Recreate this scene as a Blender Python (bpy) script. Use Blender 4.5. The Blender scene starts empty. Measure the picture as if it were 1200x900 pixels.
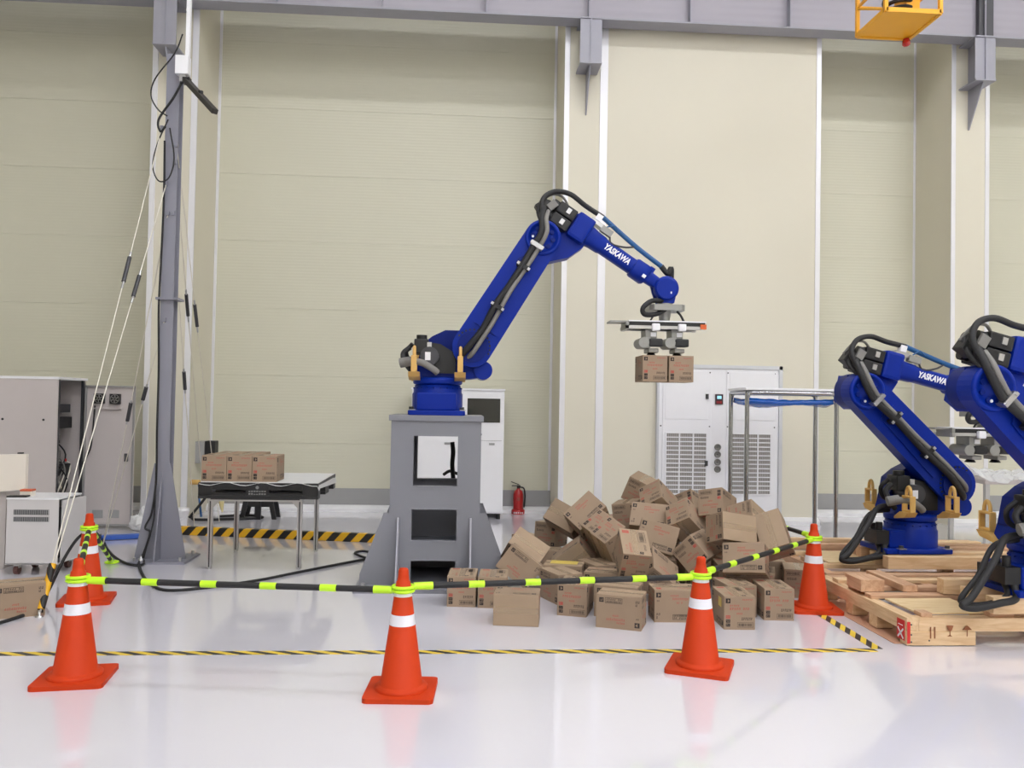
import bpy, bmesh, math, random
from mathutils import Vector, Matrix, Quaternion, Euler

# ------------------------------------------------------------------ camera, world, exposure
scene = bpy.context.scene
COL = scene.collection
FPX, CAMH = 970.0, 1.65
YAW, PITCH, ROLL = math.radians(3.6), math.radians(1.33), math.radians(1.02)
FWD = Vector((math.sin(YAW) * math.cos(PITCH), math.cos(YAW) * math.cos(PITCH), math.sin(PITCH)))
R0 = Vector((math.cos(YAW), -math.sin(YAW), 0))
U0 = R0.cross(FWD)
RGT = R0 * math.cos(ROLL) + U0 * math.sin(ROLL)
UPV = -R0 * math.sin(ROLL) + U0 * math.cos(ROLL)
CAM = Vector((0, 0, CAMH))
cam_data = bpy.data.cameras.new('camera')
cam_data.sensor_fit = 'HORIZONTAL'
cam_data.sensor_width = 36.0
cam_data.lens = 36.0 * FPX / 1200.0
cam_data.clip_start = 0.05
cam = bpy.data.objects.new('camera', cam_data)
COL.objects.link(cam)
m = Matrix((RGT, UPV, -FWD)).transposed().to_4x4()
m.translation = CAM
cam.matrix_world = m
scene.camera = cam

world = bpy.data.worlds.new('world')
scene.world = world
world.use_nodes = True
world.node_tree.nodes['Background'].inputs[0].default_value = (0.9, 0.95, 1.0, 1)
world.node_tree.nodes['Background'].inputs[1].default_value = 0.15
scene.view_settings.view_transform = 'Standard'
scene.view_settings.look = 'None'
scene.view_settings.gamma = 1.0
scene.view_settings.use_curve_mapping = False
scene.view_settings.exposure = 0.15
LAMP_POWER = 44.0           # emission strength of every ceiling lamp's diffuser


def ray(px, py):
    return FWD + RGT * ((px - 600) / FPX) + UPV * (-(py - 450) / FPX)


def fl(px, py, z=0.0):
    d = ray(px, py)
    return CAM + d * ((z - CAMH) / d.z)


def at(px, py, Y):
    d = ray(px, py)
    return CAM + d * (Y / d.y)


# ------------------------------------------------------------------ materials
def lin(c):
    return tuple((x / 255 / 12.92) if x / 255 <= 0.04045 else ((x / 255 + 0.055) / 1.055) ** 2.4 for x in c)


MATS = {}


def mat(name, rgb, rough=0.5, metal=0.0, var=0.06, scale=6.0, bump=0.0, bscale=60.0, coat=0.0, alpha=1.0,
        trans=0.0, emit=0.0, spec=0.5):
    if name in MATS:
        return MATS[name]
    mt = bpy.data.materials.new(name)
    mt.use_nodes = True
    nt = mt.node_tree
    b = nt.nodes['Principled BSDF']
    c = lin(rgb)
    b.inputs['Roughness'].default_value = rough
    b.inputs['Metallic'].default_value = metal
    b.inputs['Specular IOR Level'].default_value = spec
    b.inputs['Coat Weight'].default_value = coat
    b.inputs['Alpha'].default_value = alpha
    b.inputs['Transmission Weight'].default_value = trans
    tc = nt.nodes.new('ShaderNodeTexCoord')
    nz = nt.nodes.new('ShaderNodeTexNoise')
    nz.inputs['Scale'].default_value = scale
    nz.inputs['Detail'].default_value = 4
    nt.links.new(tc.outputs['Object'], nz.inputs['Vector'])
    mx = nt.nodes.new('ShaderNodeMix')
    mx.data_type = 'RGBA'
    mx.inputs[6].default_value = tuple(min(1, x * (1 - var)) for x in c) + (1,)
    mx.inputs[7].default_value = tuple(min(1, x * (1 + var)) for x in c) + (1,)
    nt.links.new(nz.outputs['Fac'], mx.inputs[0])
    nt.links.new(mx.outputs[2], b.inputs['Base Color'])
    if bump:
        n2 = nt.nodes.new('ShaderNodeTexNoise')
        n2.inputs['Scale'].default_value = bscale
        nt.links.new(tc.outputs['Object'], n2.inputs['Vector'])
        bp = nt.nodes.new('ShaderNodeBump')
        bp.inputs['Strength'].default_value = bump
        bp.inputs['Distance'].default_value = 0.01
        nt.links.new(n2.outputs['Fac'], bp.inputs['Height'])
        nt.links.new(bp.outputs['Normal'], b.inputs['Normal'])
    if emit:
        b.inputs['Emission Color'].default_value = c + (1,)
        b.inputs['Emission Strength'].default_value = emit
    MATS[name] = mt
    return mt


def stripe_mat(name, c1, c2, period, ax=(1, 0, 0), rough=0.5, duty=0.5):
    """hazard stripes: printed diagonal bands, measured in the object's own coordinates"""
    mt = mat(name, c1, rough)
    nt = mt.node_tree
    b = nt.nodes['Principled BSDF']
    old = b.inputs['Base Color'].links[0].from_socket
    tc = nt.nodes.new('ShaderNodeTexCoord')
    dot = nt.nodes.new('ShaderNodeVectorMath')
    dot.operation = 'DOT_PRODUCT'
    dot.inputs[1].default_value = ax
    nt.links.new(tc.outputs['Object'], dot.inputs[0])
    mu = nt.nodes.new('ShaderNodeMath')
    mu.operation = 'DIVIDE'
    mu.inputs[1].default_value = period
    nt.links.new(dot.outputs['Value'], mu.inputs[0])
    fr = nt.nodes.new('ShaderNodeMath')
    fr.operation = 'FRACT'
    nt.links.new(mu.outputs[0], fr.inputs[0])
    gt = nt.nodes.new('ShaderNodeMath')
    gt.operation = 'GREATER_THAN'
    gt.inputs[1].default_value = duty
    nt.links.new(fr.outputs[0], gt.inputs[0])
    mx = nt.nodes.new('ShaderNodeMix')
    mx.data_type = 'RGBA'
    mx.inputs[7].default_value = lin(c2) + (1,)
    nt.links.new(gt.outputs[0], mx.inputs[0])
    nt.links.new(old, mx.inputs[6])
    nt.links.new(mx.outputs[2], b.inputs['Base Color'])
    return mt


def ribbed_mat(name, rgb, period, strength, rough=0.45):
    """sandwich panel skin: fine horizontal micro ribs as relief"""
    mt = mat(name, rgb, rough, var=0.03, scale=0.8)
    nt = mt.node_tree
    b = nt.nodes['Principled BSDF']
    tc = nt.nodes.new('ShaderNodeTexCoord')
    wv = nt.nodes.new('ShaderNodeTexWave')
    wv.bands_direction = 'Z'
    wv.inputs['Scale'].default_value = 1.0 / period * 0.314
    wv.inputs['Distortion'].default_value = 0.15
    nt.links.new(tc.outputs['Object'], wv.inputs['Vector'])
    bp = nt.nodes.new('ShaderNodeBump')
    bp.inputs['Strength'].default_value = strength
    bp.inputs['Distance'].default_value = 0.004
    nt.links.new(wv.outputs['Fac'], bp.inputs['Height'])
    nt.links.new(bp.outputs['Normal'], b.inputs['Normal'])
    return mt


def wood_mat(name, rgb, dark):
    mt = mat(name, rgb, 0.7)
    nt = mt.node_tree
    b = nt.nodes['Principled BSDF']
    tc = nt.nodes.new('ShaderNodeTexCoord')
    mp = nt.nodes.new('ShaderNodeMapping')
    mp.inputs['Scale'].default_value = (1.2, 9, 9)
    nt.links.new(tc.outputs['Object'], mp.inputs['Vector'])
    nz = nt.nodes.new('ShaderNodeTexNoise')
    nz.inputs['Scale'].default_value = 3
    nz.inputs['Detail'].default_value = 8
    nz.inputs['Distortion'].default_value = 0.8
    nt.links.new(mp.outputs['Vector'], nz.inputs['Vector'])
    rp = nt.nodes.new('ShaderNodeValToRGB')
    rp.color_ramp.elements[0].position = 0.3
    rp.color_ramp.elements[0].color = lin(dark) + (1,)
    rp.color_ramp.elements[1].position = 0.65
    rp.color_ramp.elements[1].color = lin(rgb) + (1,)
    nt.links.new(nz.outputs['Fac'], rp.inputs['Fac'])
    nt.links.new(rp.outputs['Color'], b.inputs['Base Color'])
    return mt


WALL = ribbed_mat('wall_panel_cream', (213, 211, 191), 0.045, 0.22)
FLUSH = mat('wall_panel_smooth', (220, 215, 197), 0.5, var=0.02, scale=1.0)
TRIM = mat('trim_white_aluminium', (232, 232, 236), 0.3, 0.2, var=0.02)
SKIRT = mat('skirting_grey', (160, 160, 160), 0.4)
WHITEBASE = mat('cove_white', (238, 238, 240), 0.3)
STEELGREY = mat('steel_grey_paint', (160, 160, 170), 0.45, 0.1, var=0.04)
PEDGREY = mat('pedestal_grey_paint', (129, 130, 138), 0.45, 0.0, var=0.04, bump=0.05)
MASTGREY = mat('mast_grey_paint', (138, 138, 149), 0.45, 0.0, var=0.05)
BLUE = mat('robot_blue_paint', (3, 40, 144), 0.4, 0.0, var=0.05, spec=0.2)
DKBLUE = mat('robot_blue_cast', (2, 30, 116), 0.45, 0.0, var=0.05, spec=0.2)
BLACK = mat('black_plastic', (24, 24, 26), 0.45, var=0.15)
RUBBER = mat('black_rubber', (30, 30, 32), 0.6, var=0.2, bump=0.2, bscale=200)
DKGREY = mat('dark_grey_metal', (70, 70, 74), 0.4, 0.4)
MIDGREY = mat('mid_grey_sleeve', (128, 126, 122), 0.6, var=0.15, bump=0.3, bscale=90)
ALU = mat('brushed_aluminium', (190, 190, 192), 0.3, 0.9, var=0.05)
CHROME = mat('chrome_tube', (170, 172, 176), 0.18, 1.0, var=0.04)
CASTGREY = mat('gripper_cast_grey', (150, 150, 146), 0.4, 0.4, var=0.06)
TAN = mat('bracket_tan_paint', (214, 172, 98), 0.5, var=0.06)
WHITE = mat('white_enamel', (238, 238, 241), 0.35, var=0.02)
CREAM = mat('cream_enamel', (232, 224, 212), 0.4, var=0.02)
CABGREY = mat('cabinet_grey', (198, 190, 188), 0.45, var=0.03)
CARTGREY = mat('cart_cabinet_grey', (206, 203, 203), 0.4, var=0.03)
CARD = mat('cardboard', (156, 134, 112), 0.75, var=0.07, scale=9, bump=0.05, bscale=120)
CARDLIT = mat('cardboard_flap_lit', (164, 142, 118), 0.72, var=0.07, scale=7)  # lighter copy of the cardboard, light on the flaps put into its colour
INKK = mat('ink_black', (50, 41, 38), 0.7)
INKR = mat('ink_red', (180, 84, 72), 0.7)
PACKTAPE = mat('packing_tape', (206, 182, 152), 0.1, var=0.03, alpha=0.35)
YELTAPE = mat('yellow_sticker', (214, 190, 92), 0.4)
ORANGE = mat('cone_orange', (198, 60, 20), 0.55, var=0.05, bump=0.05, spec=0.2)
REFLWHITE = mat('reflective_white', (236, 236, 244), 0.35)
LIME = mat('lime_plastic', (196, 246, 40), 0.4, var=0.03)
YELLOWPAINT = mat('crane_yellow', (240, 172, 30), 0.4, var=0.03)
RED = mat('extinguisher_red', (176, 28, 30), 0.3, coat=0.4)
BEACON = mat('beacon_red', (190, 40, 40), 0.2, coat=0.5)
WOOD = wood_mat('pine_wood', (230, 200, 160), (206, 168, 126))
WOOD2 = wood_mat('reddish_pine', (216, 178, 144), (188, 144, 112))
PLY = wood_mat('plywood', (232, 208, 164), (214, 184, 138))
KRAFT = mat('kraft_sheet', (196, 150, 122), 0.7)
FILM = mat('blue_film', (18, 96, 196), 0.25, var=0.1, coat=0.3)
CLEARFILM = mat('clear_plastic_film', (226, 228, 230), 0.12, var=0.02, alpha=0.55)
SHEET = mat('white_sheet', (222, 222, 222), 0.7)
BLUEHOSE = mat('blue_hose', (22, 84, 140), 0.35)
WIRE = mat('steel_wire', (225, 220, 208), 0.4, 0.2)
GLASS = mat('dark_window', (18, 20, 20), 0.12, coat=0.5)
SCREEN = mat('lcd_screen', (150, 205, 225), 0.3, emit=0.8)
HAZ = stripe_mat('hazard_tape', (236, 204, 64), (42, 42, 46), 0.165, (1, 1.9, 0), 0.4)
HAZ2 = stripe_mat('hazard_guard', (232, 178, 30), (30, 28, 26), 0.20, (1, 0, -0.9), 0.45)
HAZ3 = stripe_mat('hazard_sleeve', (238, 180, 30), (30, 28, 26), 0.11, (1, 0, 0.6), 0.45)
ORANGECAP = mat('orange_cap', (214, 98, 40), 0.4)
PINK = mat('note_orange', (206, 96, 60), 0.6)
BLUECLOTH = mat('blue_plastic', (60, 100, 190), 0.5)


def floor_material():
    mt = mat('epoxy_floor', (222, 220, 228), 0.12, var=0.025, scale=0.6)
    nt = mt.node_tree
    b = nt.nodes['Principled BSDF']
    tc = nt.nodes.new('ShaderNodeTexCoord')
    nz = nt.nodes.new('ShaderNodeTexNoise')
    nz.inputs['Scale'].default_value = 1.3
    nz.inputs['Detail'].default_value = 5
    nt.links.new(tc.outputs['Object'], nz.inputs['Vector'])
    mr = nt.nodes.new('ShaderNodeMapRange')
    mr.inputs['To Min'].default_value = 0.1
    mr.inputs['To Max'].default_value = 0.17
    nt.links.new(nz.outputs['Fac'], mr.inputs['Value'])
    nt.links.new(mr.outputs['Result'], b.inputs['Roughness'])
    b.inputs['Coat Weight'].default_value = 0.7
    b.inputs['Coat Roughness'].default_value = 0.03
    return mt


FLOOR = floor_material()


# ------------------------------------------------------------------ mesh builder
class MB:
    def __init__(self, xf=None):
        self.v, self.f, self.mi, self.sm = [], [], [], []
        self.xf = xf or Matrix.Identity(4)

    def add(self, vs, fs, mi=0, smooth=False, xf=None):
        o = len(self.v)
        M = self.xf @ xf if xf is not None else self.xf
        flip = M.to_3x3().determinant() < 0
        self.v += [tuple(M @ Vector(p)) for p in vs]
        for q in fs:
            q = tuple(o + i for i in q)
            self.f.append(q[::-1] if flip else q)
            self.mi.append(mi)
            self.sm.append(smooth)
        return self

    def box(self, c, s, mi=0, rot=None, bev=0.0):
        x, y, z = s[0] / 2, s[1] / 2, s[2] / 2
        M = Matrix.Translation(c)
        if rot is not None:
            M = M @ (rot.to_4x4() if not isinstance(rot, tuple) else Euler(rot).to_matrix().to_4x4())
        if bev <= 0:
            vs = [(-x, -y, -z), (x, -y, -z), (x, y, -z), (-x, y, -z), (-x, -y, z), (x, -y, z), (x, y, z), (-x, y, z)]
            fs = [(0, 3, 2, 1), (4, 5, 6, 7), (0, 1, 5, 4), (1, 2, 6, 5), (2, 3, 7, 6), (3, 0, 4, 7)]
            return self.add(vs, fs, mi, False, M)
        b = min(bev, x * .9, y * .9, z * .9)
        bm = bmesh.new()
        bmesh.ops.create_cube(bm, size=1.0)
        bmesh.ops.scale(bm, vec=(2 * x, 2 * y, 2 * z), verts=bm.verts)
        bmesh.ops.bevel(bm, geom=list(bm.edges), offset=b, segments=2, affect='EDGES', profile=0.6)
        bm.verts.index_update()
        vs = [tuple(v.co) for v in bm.verts]
        fs = [tuple(v.index for v in q.verts) for q in bm.faces]
        bm.free()
        return self.add(vs, fs, mi, False, M)

    def bx(self, x0, x1, y0, y1, z0, z1, mi=0, bev=0.0):
        return self.box(((x0 + x1) / 2, (y0 + y1) / 2, (z0 + z1) / 2), (abs(x1 - x0), abs(y1 - y0), abs(z1 - z0)), mi, None, bev)

    def cyl(self, p0, p1, r0, r1=None, seg=20, mi=0, smooth=True, cap=True):
        r1 = r0 if r1 is None else r1
        p0, p1 = Vector(p0), Vector(p1)
        d = (p1 - p0).normalized()
        a = d.orthogonal().normalized()
        b = d.cross(a)
        vs = []
        for p, r in ((p0, r0), (p1, r1)):
            for i in range(seg):
                t = 2 * math.pi * i / seg
                vs.append(p + a * math.cos(t) * r + b * math.sin(t) * r)
        self.add(vs, [(i, (i + 1) % seg, seg + (i + 1) % seg, seg + i) for i in range(seg)], mi, smooth)
        if cap:
            self.add(vs[:seg], [tuple(range(seg))[::-1]], mi)
            self.add(vs[seg:], [tuple(range(seg))], mi)
        return self

    def lathe(self, o, ax, prof, seg=32, mi=0, smooth=True):
        """prof: list of (radius, height) along ax"""
        o, d = Vector(o), Vector(ax).normalized()
        a = d.orthogonal().normalized()
        b = d.cross(a)
        vs, fs = [], []
        for r, h in prof:
            for i in range(seg):
                t = 2 * math.pi * i / seg
                vs.append(o + d * h + (a * math.cos(t) + b * math.sin(t)) * r)
        for k in range(len(prof) - 1):
            for i in range(seg):
                j = (i + 1) % seg
                fs.append((k * seg + i, k * seg + j, (k + 1) * seg + j, (k + 1) * seg + i))
        self.add(vs, fs, mi, smooth)
        n = len(prof)
        if prof[0][0] > 1e-4:
            self.add(vs[:seg], [tuple(range(seg))[::-1]], mi)
        if prof[-1][0] > 1e-4:
            self.add(vs[(n - 1) * seg:], [tuple(range(seg))], mi)
        return self

    def prism(self, poly, d0, d1, plane='XZ', mi=0, smooth=False):
        """extrude polygon (2D) between d0 and d1 on the third axis"""
        area = sum(poly[i][0] * poly[(i + 1) % len(poly)][1] - poly[(i + 1) % len(poly)][0] * poly[i][1] for i in range(len(poly)))
        if area < 0:
            poly = poly[::-1]
        n = len(poly)
        lo, hi = min(d0, d1), max(d0, d1)
        if plane == 'XZ':
            mk = lambda p, d: (p[0], d, p[1])
            first, second = hi, lo
        elif plane == 'XY':
            mk = lambda p, d: (p[0], p[1], d)
            first, second = lo, hi
        else:
            mk = lambda p, d: (d, p[0], p[1])
            first, second = lo, hi
        vs = [mk(p, first) for p in poly] + [mk(p, second) for p in poly]
        fs = [(i, (i + 1) % n, n + (i + 1) % n, n + i) for i in range(n)]
        self.add(vs, fs, mi, smooth)
        self.add(vs[:n], [tuple(range(n))[::-1]], mi)
        self.add(vs[n:], [tuple(range(n))], mi)
        return self

    def tube(self, pts, r, seg=10, mi=0, res=6, closed=False, radii=None):
        P = [Vector(p) for p in pts]
        Q, RR = [], []
        n = len(P)
        rng = range(n if closed else n - 1)
        for i in rng:
            p0 = P[(i - 1) % n] if (closed or i > 0) else P[0] * 2 - P[1]
            p1, p2 = P[i], P[(i + 1) % n]
            p3 = P[(i + 2) % n] if (closed or i + 2 < n) else P[-1] * 2 - P[-2]
            for k in range(res):
                t = k / res
                Q.append(0.5 * ((2 * p1) + (p2 - p0) * t + (2 * p0 - 5 * p1 + 4 * p2 - p3) * t * t + (3 * p1 - p0 - 3 * p2 + p3) * t ** 3))
                RR.append(r if radii is None else radii[i] * (1 - t) + radii[(i + 1) % n] * t)
        if not closed:
            Q.append(P[-1])
            RR.append(r if radii is None else radii[-1])
        vs, fs = [], []
        m_ = len(Q)
        a = None
        for i in range(m_):
            d = (Q[(i + 1) % m_] - Q[i - 1]) if (closed or 0 < i < m_ - 1) else (Q[1] - Q[0] if i == 0 else Q[-1] - Q[-2])
            d = d.normalized() if d.length > 1e-9 else Vector((0, 0, 1))
            a = d.orthogonal() if a is None else (a - d * a.dot(d))
            a = a.normalized() if a.length > 1e-6 else d.orthogonal().normalized()
            b = d.cross(a)
            for k in range(seg):
                t = 2 * math.pi * k / seg
                vs.append(Q[i] + (a * math.cos(t) + b * math.sin(t)) * RR[i])
        for i in range(m_ if closed else m_ - 1):
            for k in range(seg):
                i2 = (i + 1) % m_
                fs.append((i * seg + k, i * seg + (k + 1) % seg, i2 * seg + (k + 1) % seg, i2 * seg + k))
        self.add(vs, fs, mi, True)
        if not closed:
            self.add(vs[:seg], [tuple(range(seg))[::-1]], mi)
            self.add(vs[-seg:], [tuple(range(seg))], mi)
        return self

    def sphere(self, c, r, seg=12, mi=0, sc=(1, 1, 1)):
        prof = [(max(1e-5, r * math.sin(math.pi * i / seg)), -r * math.cos(math.pi * i / seg)) for i in range(seg + 1)]
        o = len(self.v)
        self.lathe((0, 0, 0), (0, 0, 1), prof, seg * 2, mi)
        iv = self.xf.inverted()
        for i in range(o, len(self.v)):
            p = iv @ Vector(self.v[i])
            self.v[i] = tuple(self.xf @ Vector((c[0] + p.x * sc[0], c[1] + p.y * sc[1], c[2] + p.z * sc[2])))
        return self

    def mesh(self, name, mats):
        me = bpy.data.meshes.new(name)
        me.from_pydata(self.v, [], self.f)
        for q in (mats if isinstance(mats, (list, tuple)) else [mats]):
            me.materials.append(q)
        me.polygons.foreach_set('material_index', self.mi)
        me.polygons.foreach_set('use_smooth', self.sm)
        me.update()
        return me

    def build(self, name, mats, parent=None, loc=None, rot=None, bevel=0.0):
        return obj(name, self.mesh(name, mats), parent, loc, rot, bevel)


def obj(name, me, parent=None, loc=None, rot=None, bevel=0.0):
    o = bpy.data.objects.new(name, me)
    COL.objects.link(o)
    if parent is not None:
        o.parent = parent
    if loc is not None:
        o.location = loc
    if rot is not None:
        if isinstance(rot, Quaternion):
            o.rotation_mode = 'QUATERNION'
            o.rotation_quaternion = rot
        else:
            o.rotation_euler = rot
    if bevel:
        md = o.modifiers.new('bevel', 'BEVEL')
        md.width = bevel
        md.segments = 2
        md.limit_method = 'ANGLE'
    return o


def tag(o, label=None, cat=None, group=None, kind=None):
    if label:
        o['label'] = label
    if cat:
        o['category'] = cat
    if group:
        o['group'] = group
    if kind:
        o['kind'] = kind
    return o


def thing(name, label, cat, loc=(0, 0, 0), rz=0.0, group=None):
    e = bpy.data.objects.new(name, None)
    e.empty_display_size = 0.1
    COL.objects.link(e)
    e.location = loc
    e.rotation_euler = (0, 0, rz)
    return tag(e, label, cat, group)


def struct(o, label=None, cat=None):
    return tag(o, label, cat, kind='structure')


def stepped(mb):
    return mb

# ------------------------------------------------------------------ the hall: floor, walls, ceiling
YB, YF = 12.50, 11.55                # recessed wall plane, column / flush plane
XL, XR, Y0, ZC = -11.0, 13.5, -23.0, 10.6
struct(MB().bx(XL, XR, Y0, YB + 0.3, -0.12, 0.0).build('floor', FLOOR), 'glossy pale grey epoxy floor of the hall', 'floor')
struct(MB().bx(XL, XR, Y0, YB + 0.3, ZC, ZC + 0.1).build('ceiling', mat('ceiling_white', (222, 222, 220), 0.7)), 'white hall ceiling above the frame', 'ceiling')
struct(MB().bx(XL - 0.15, XL, Y0, YB + 0.3, 0, ZC).build('wall_left', FLUSH), 'cream side wall left of the view', 'wall')
struct(MB().bx(XR, XR + 0.15, Y0, YB + 0.3, 0, ZC).build('wall_right', FLUSH), 'cream side wall right of the view', 'wall')
struct(MB().bx(XL, XR, Y0 - 0.15, Y0, 0, ZC).build('wall_front', FLUSH), 'cream wall behind the camera', 'wall')

xa = at(172, 330, YF).x              # left column
xb = at(226, 330, YF).x
xc = at(660, 190, YF).x              # centre column and the flush bay beside it
xd = at(711, 190, YF).x
xe = at(960.5, 300, YF).x
xf_ = at(1114, 300, YF).x            # right column
xg = at(1158.5, 300, YF).x
PH = 1.0


def recess(name, x0, x1, label):
    w = struct(MB().bx(x0, x1, YB + 0.05, YB + 0.3, 0, ZC).build(name, WALL), label, 'wall')
    z = 0.0
    while z < ZC - 0.01:
        z1 = min(z + PH, ZC)
        MB().bx(x0 + 0.002, x1 - 0.002, YB, YB + 0.06, z + 0.0012, z1 - 0.0012).build('panel', WALL, w, bevel=0.0015)
        z = z1
    return w


def column(name, x0, x1, label, mate=FLUSH):
    return struct(MB().bx(x0, x1, YF, YB + 0.3, 0, ZC).build(name, mate), label, 'wall')


recess('wall_back_left', XL, xa, 'recessed cream panel wall left of the steel mast')
recess('wall_back_center', xb, xc, 'wide recessed cream panel wall behind the robot on the pedestal')
recess('wall_back_right', xe, xf_, 'narrow recessed cream panel wall behind the second robot')
recess('wall_back_far_right', xg, XR, 'recessed cream panel wall at the right edge')
column('wall_column_left', xa, xb, 'cream clad column behind the steel mast')
column('wall_column_center', xc, xd, 'cream clad column beside the robot arm elbow')
column('wall_flush_right', xd, xe, 'smooth flush cream wall around the white ventilation unit')
column('wall_column_right', xf_, xg, 'cream clad column at the right above the robots')

# vertical white trims
tn = 0


def trim(x0, x1, yf, label, z0=0.0, z1=ZC - 0.3):
    global tn
    tn += 1
    struct(MB().bx(x0, x1, yf - 0.012, yf + 0.01, z0, z1).build('trim_%d' % tn, TRIM, bevel=0.003), label, 'trim')


trim(xa, xa + 0.075, YF, 'white vertical trim on the left edge of the left column')
trim(xb - 0.085, xb, YF, 'white vertical trim on the right edge of the left column')
trim(xc, xc + 0.075, YF, 'white vertical trim on the left edge of the centre column')
trim(xd - 0.11, xd, YF, 'white vertical trim between the centre column and flush wall')
trim(xe - 0.07, xe, YF, 'white vertical trim at the right end of the flush wall')
trim(xf_, xf_ + 0.062, YF, 'white vertical trim on the left edge of the right column')
trim(xg - 0.062, xg, YF, 'white vertical trim on the right edge of the right column')
trim(xb, xb + 0.04, YB, 'thin white corner trim right of the left column')
trim(xc - 0.04, xc, YB, 'thin white corner trim left of the centre column')
trim(xf_ - 0.035, xf_, YB, 'thin white corner trim left of the right column')

# base: grey skirting in the recesses, white cove everywhere
bn = 0


def cove(x0, x1, yf, label):
    global bn
    bn += 1
    MBo = MB().prism([(yf - 0.09, 0), (yf - 0.09, 0.05), (yf - 0.03, 0.095), (yf + 0.01, 0.1), (yf + 0.01, 0)], x0, x1, 'YZ')
    o = struct(MBo.build('baseboard_back_%d' % bn, WHITEBASE), label, 'baseboard')
    if yf > YF + 0.5:
        MB().bx(x0, x1, yf - 0.02, yf + 0.01, 0.1, 0.34).build('skirting', SKIRT, o)
    return o


cove(XL, xa, YB, 'white cove and grey skirting along the left recess')
cove(xb, xc, YB, 'white cove and grey skirting along the middle recess')
cove(xe, xf_, YB, 'white cove and grey skirting behind the second robot')
cove(xg, XR, YB, 'white cove and grey skirting at the right edge')
cove(xa, xb, YF, 'white cove at the foot of the left column')
cove(xc, xe, YF, 'white cove at the foot of the flush wall')
cove(xf_, xg, YF, 'white cove at the foot of the right column')

# ------------------------------------------------------------------ ceiling lamps (above the frame)
DIFF = mat('lamp_diffuser', (248, 249, 253), 0.5, var=0.0, emit=LAMP_POWER)
lamp_h = MB().bx(-0.75, 0.75, -0.3, 0.3, 0.0, 0.09, 0, 0.02).mesh('lamp_housing', WHITE)
lamp_d = MB().bx(-0.7, 0.7, -0.25, 0.25, -0.012, 0.0).mesh('diffuser', DIFF)
ROWS = {-20.5: 'last row far behind the camera', -15.0: 'fifth row from the robots', -10.2: 'fourth row from the robots', -5.0: 'third row from the robots', 0.2: 'row above the camera', 5.4: 'row over the cones'}
for y, rown in ROWS.items():
    for i, x in enumerate((-5.1, -1.7, 1.7, 5.1, 8.5, 11.5)):
        if x < -4 and y > -6:
            continue
        t = thing('ceiling_lamp', 'white rectangular ceiling lamp, %s from the left in the %s' % (['first', 'second', 'third', 'fourth', 'fifth', 'sixth'][i], rown), 'lamp', (x, y, ZC - 0.1), 0, 'hall ceiling lamps')
        obj('housing', lamp_h, t)
        obj('diffuser', lamp_d, t)

# ------------------------------------------------------------------ crane runway beam and corbels
YBM0, YBM1 = 11.20, 11.47
zb = at(600, 17.5, YBM0).z
bt = thing('crane_runway_beam', 'long grey steel crane runway beam across the top of the wall', 'beam', (0, 0, 0))
MB().bx(XL, XR, YBM0, YBM1, zb, zb + 0.022).build('bottom_flange', STEELGREY, bt)
WEBM = ribbed_mat('beam_web_paint', (170, 166, 176), 0.11, 0.5, 0.4)
MB().bx(XL, XR, YBM0 + 0.13, YBM0 + 0.145, zb + 0.022, zb + 0.7).build('web', WEBM, bt)
MB().bx(XL, XR, YBM0 - 0.03, YBM1 + 0.03, zb + 0.7, zb + 0.725).build('top_flange', STEELGREY, bt)
MB().bx(XL, XR, YBM0 + 0.11, YBM0 + 0.165, zb + 0.725, zb + 0.80).build('crane_rail', DKGREY, bt)
stf = MB().bx(-0.007, 0.007, YBM0 + 0.015, YBM0 + 0.13, zb + 0.022, zb + 0.7).mesh('stiffener', STEELGREY)
x690 = at(691, 10, YBM0).x
x810 = at(810, 12, YBM0).x
st = x810 - x690
for k in range(-8, 9):
    x = x690 + k * st
    if XL < x < XR:
        obj('stiffener', stf, bt, (x, 0, 0))
MB().bx(at(1150, 20, YBM0).x, at(1167, 20, YBM0).x, YBM0 + 0.05, YBM0 + 0.125, zb + 0.022, zb + 0.7).build('splice_plate', DKGREY, bt)


def corbel(px, label):
    YC0 = 11.14
    xm = at(px, 45, YC0).x
    t = thing('corbel_bracket', label, 'bracket', (xm, YF, zb), 0, 'corbels under the runway beam')
    w, hgt = 0.15, zb - at(692, 72, 11.14).z
    L0 = YC0 - YF
    MB().bx(-w, w, L0, 0, -hgt - 0.02, -hgt).build('bottom_flange', STEELGREY, t)
    MB().bx(-w, w, L0, 0, -0.02, 0.0).build('top_flange', STEELGREY, t)
    MB().bx(-0.008, 0.008, L0, 0, -hgt, -0.02).build('web', STEELGREY, t)
    MB().bx(-w, -0.008, L0 + 0.02, L0 + 0.035, -hgt, -0.02).build('end_stiffener', STEELGREY, t)
    MB().bx(0.008, w, L0 + 0.02, L0 + 0.035, -hgt, -0.02).build('end_stiffener', STEELGREY, t)
    MB().prism([(L0 + 0.06, -hgt - 0.02), (0, -hgt - 0.02), (0, -hgt - 0.60), (-0.02, -hgt - 0.60)], -0.008, 0.008, 'YZ').build('gusset_plate', STEELGREY, t)
    return t


corbel(693, 'grey steel corbel on the centre column under the runway beam')
corbel(1156, 'grey steel corbel on the right column under the runway beam')
corbel(192, 'grey steel corbel above the mast on the left column')

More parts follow.
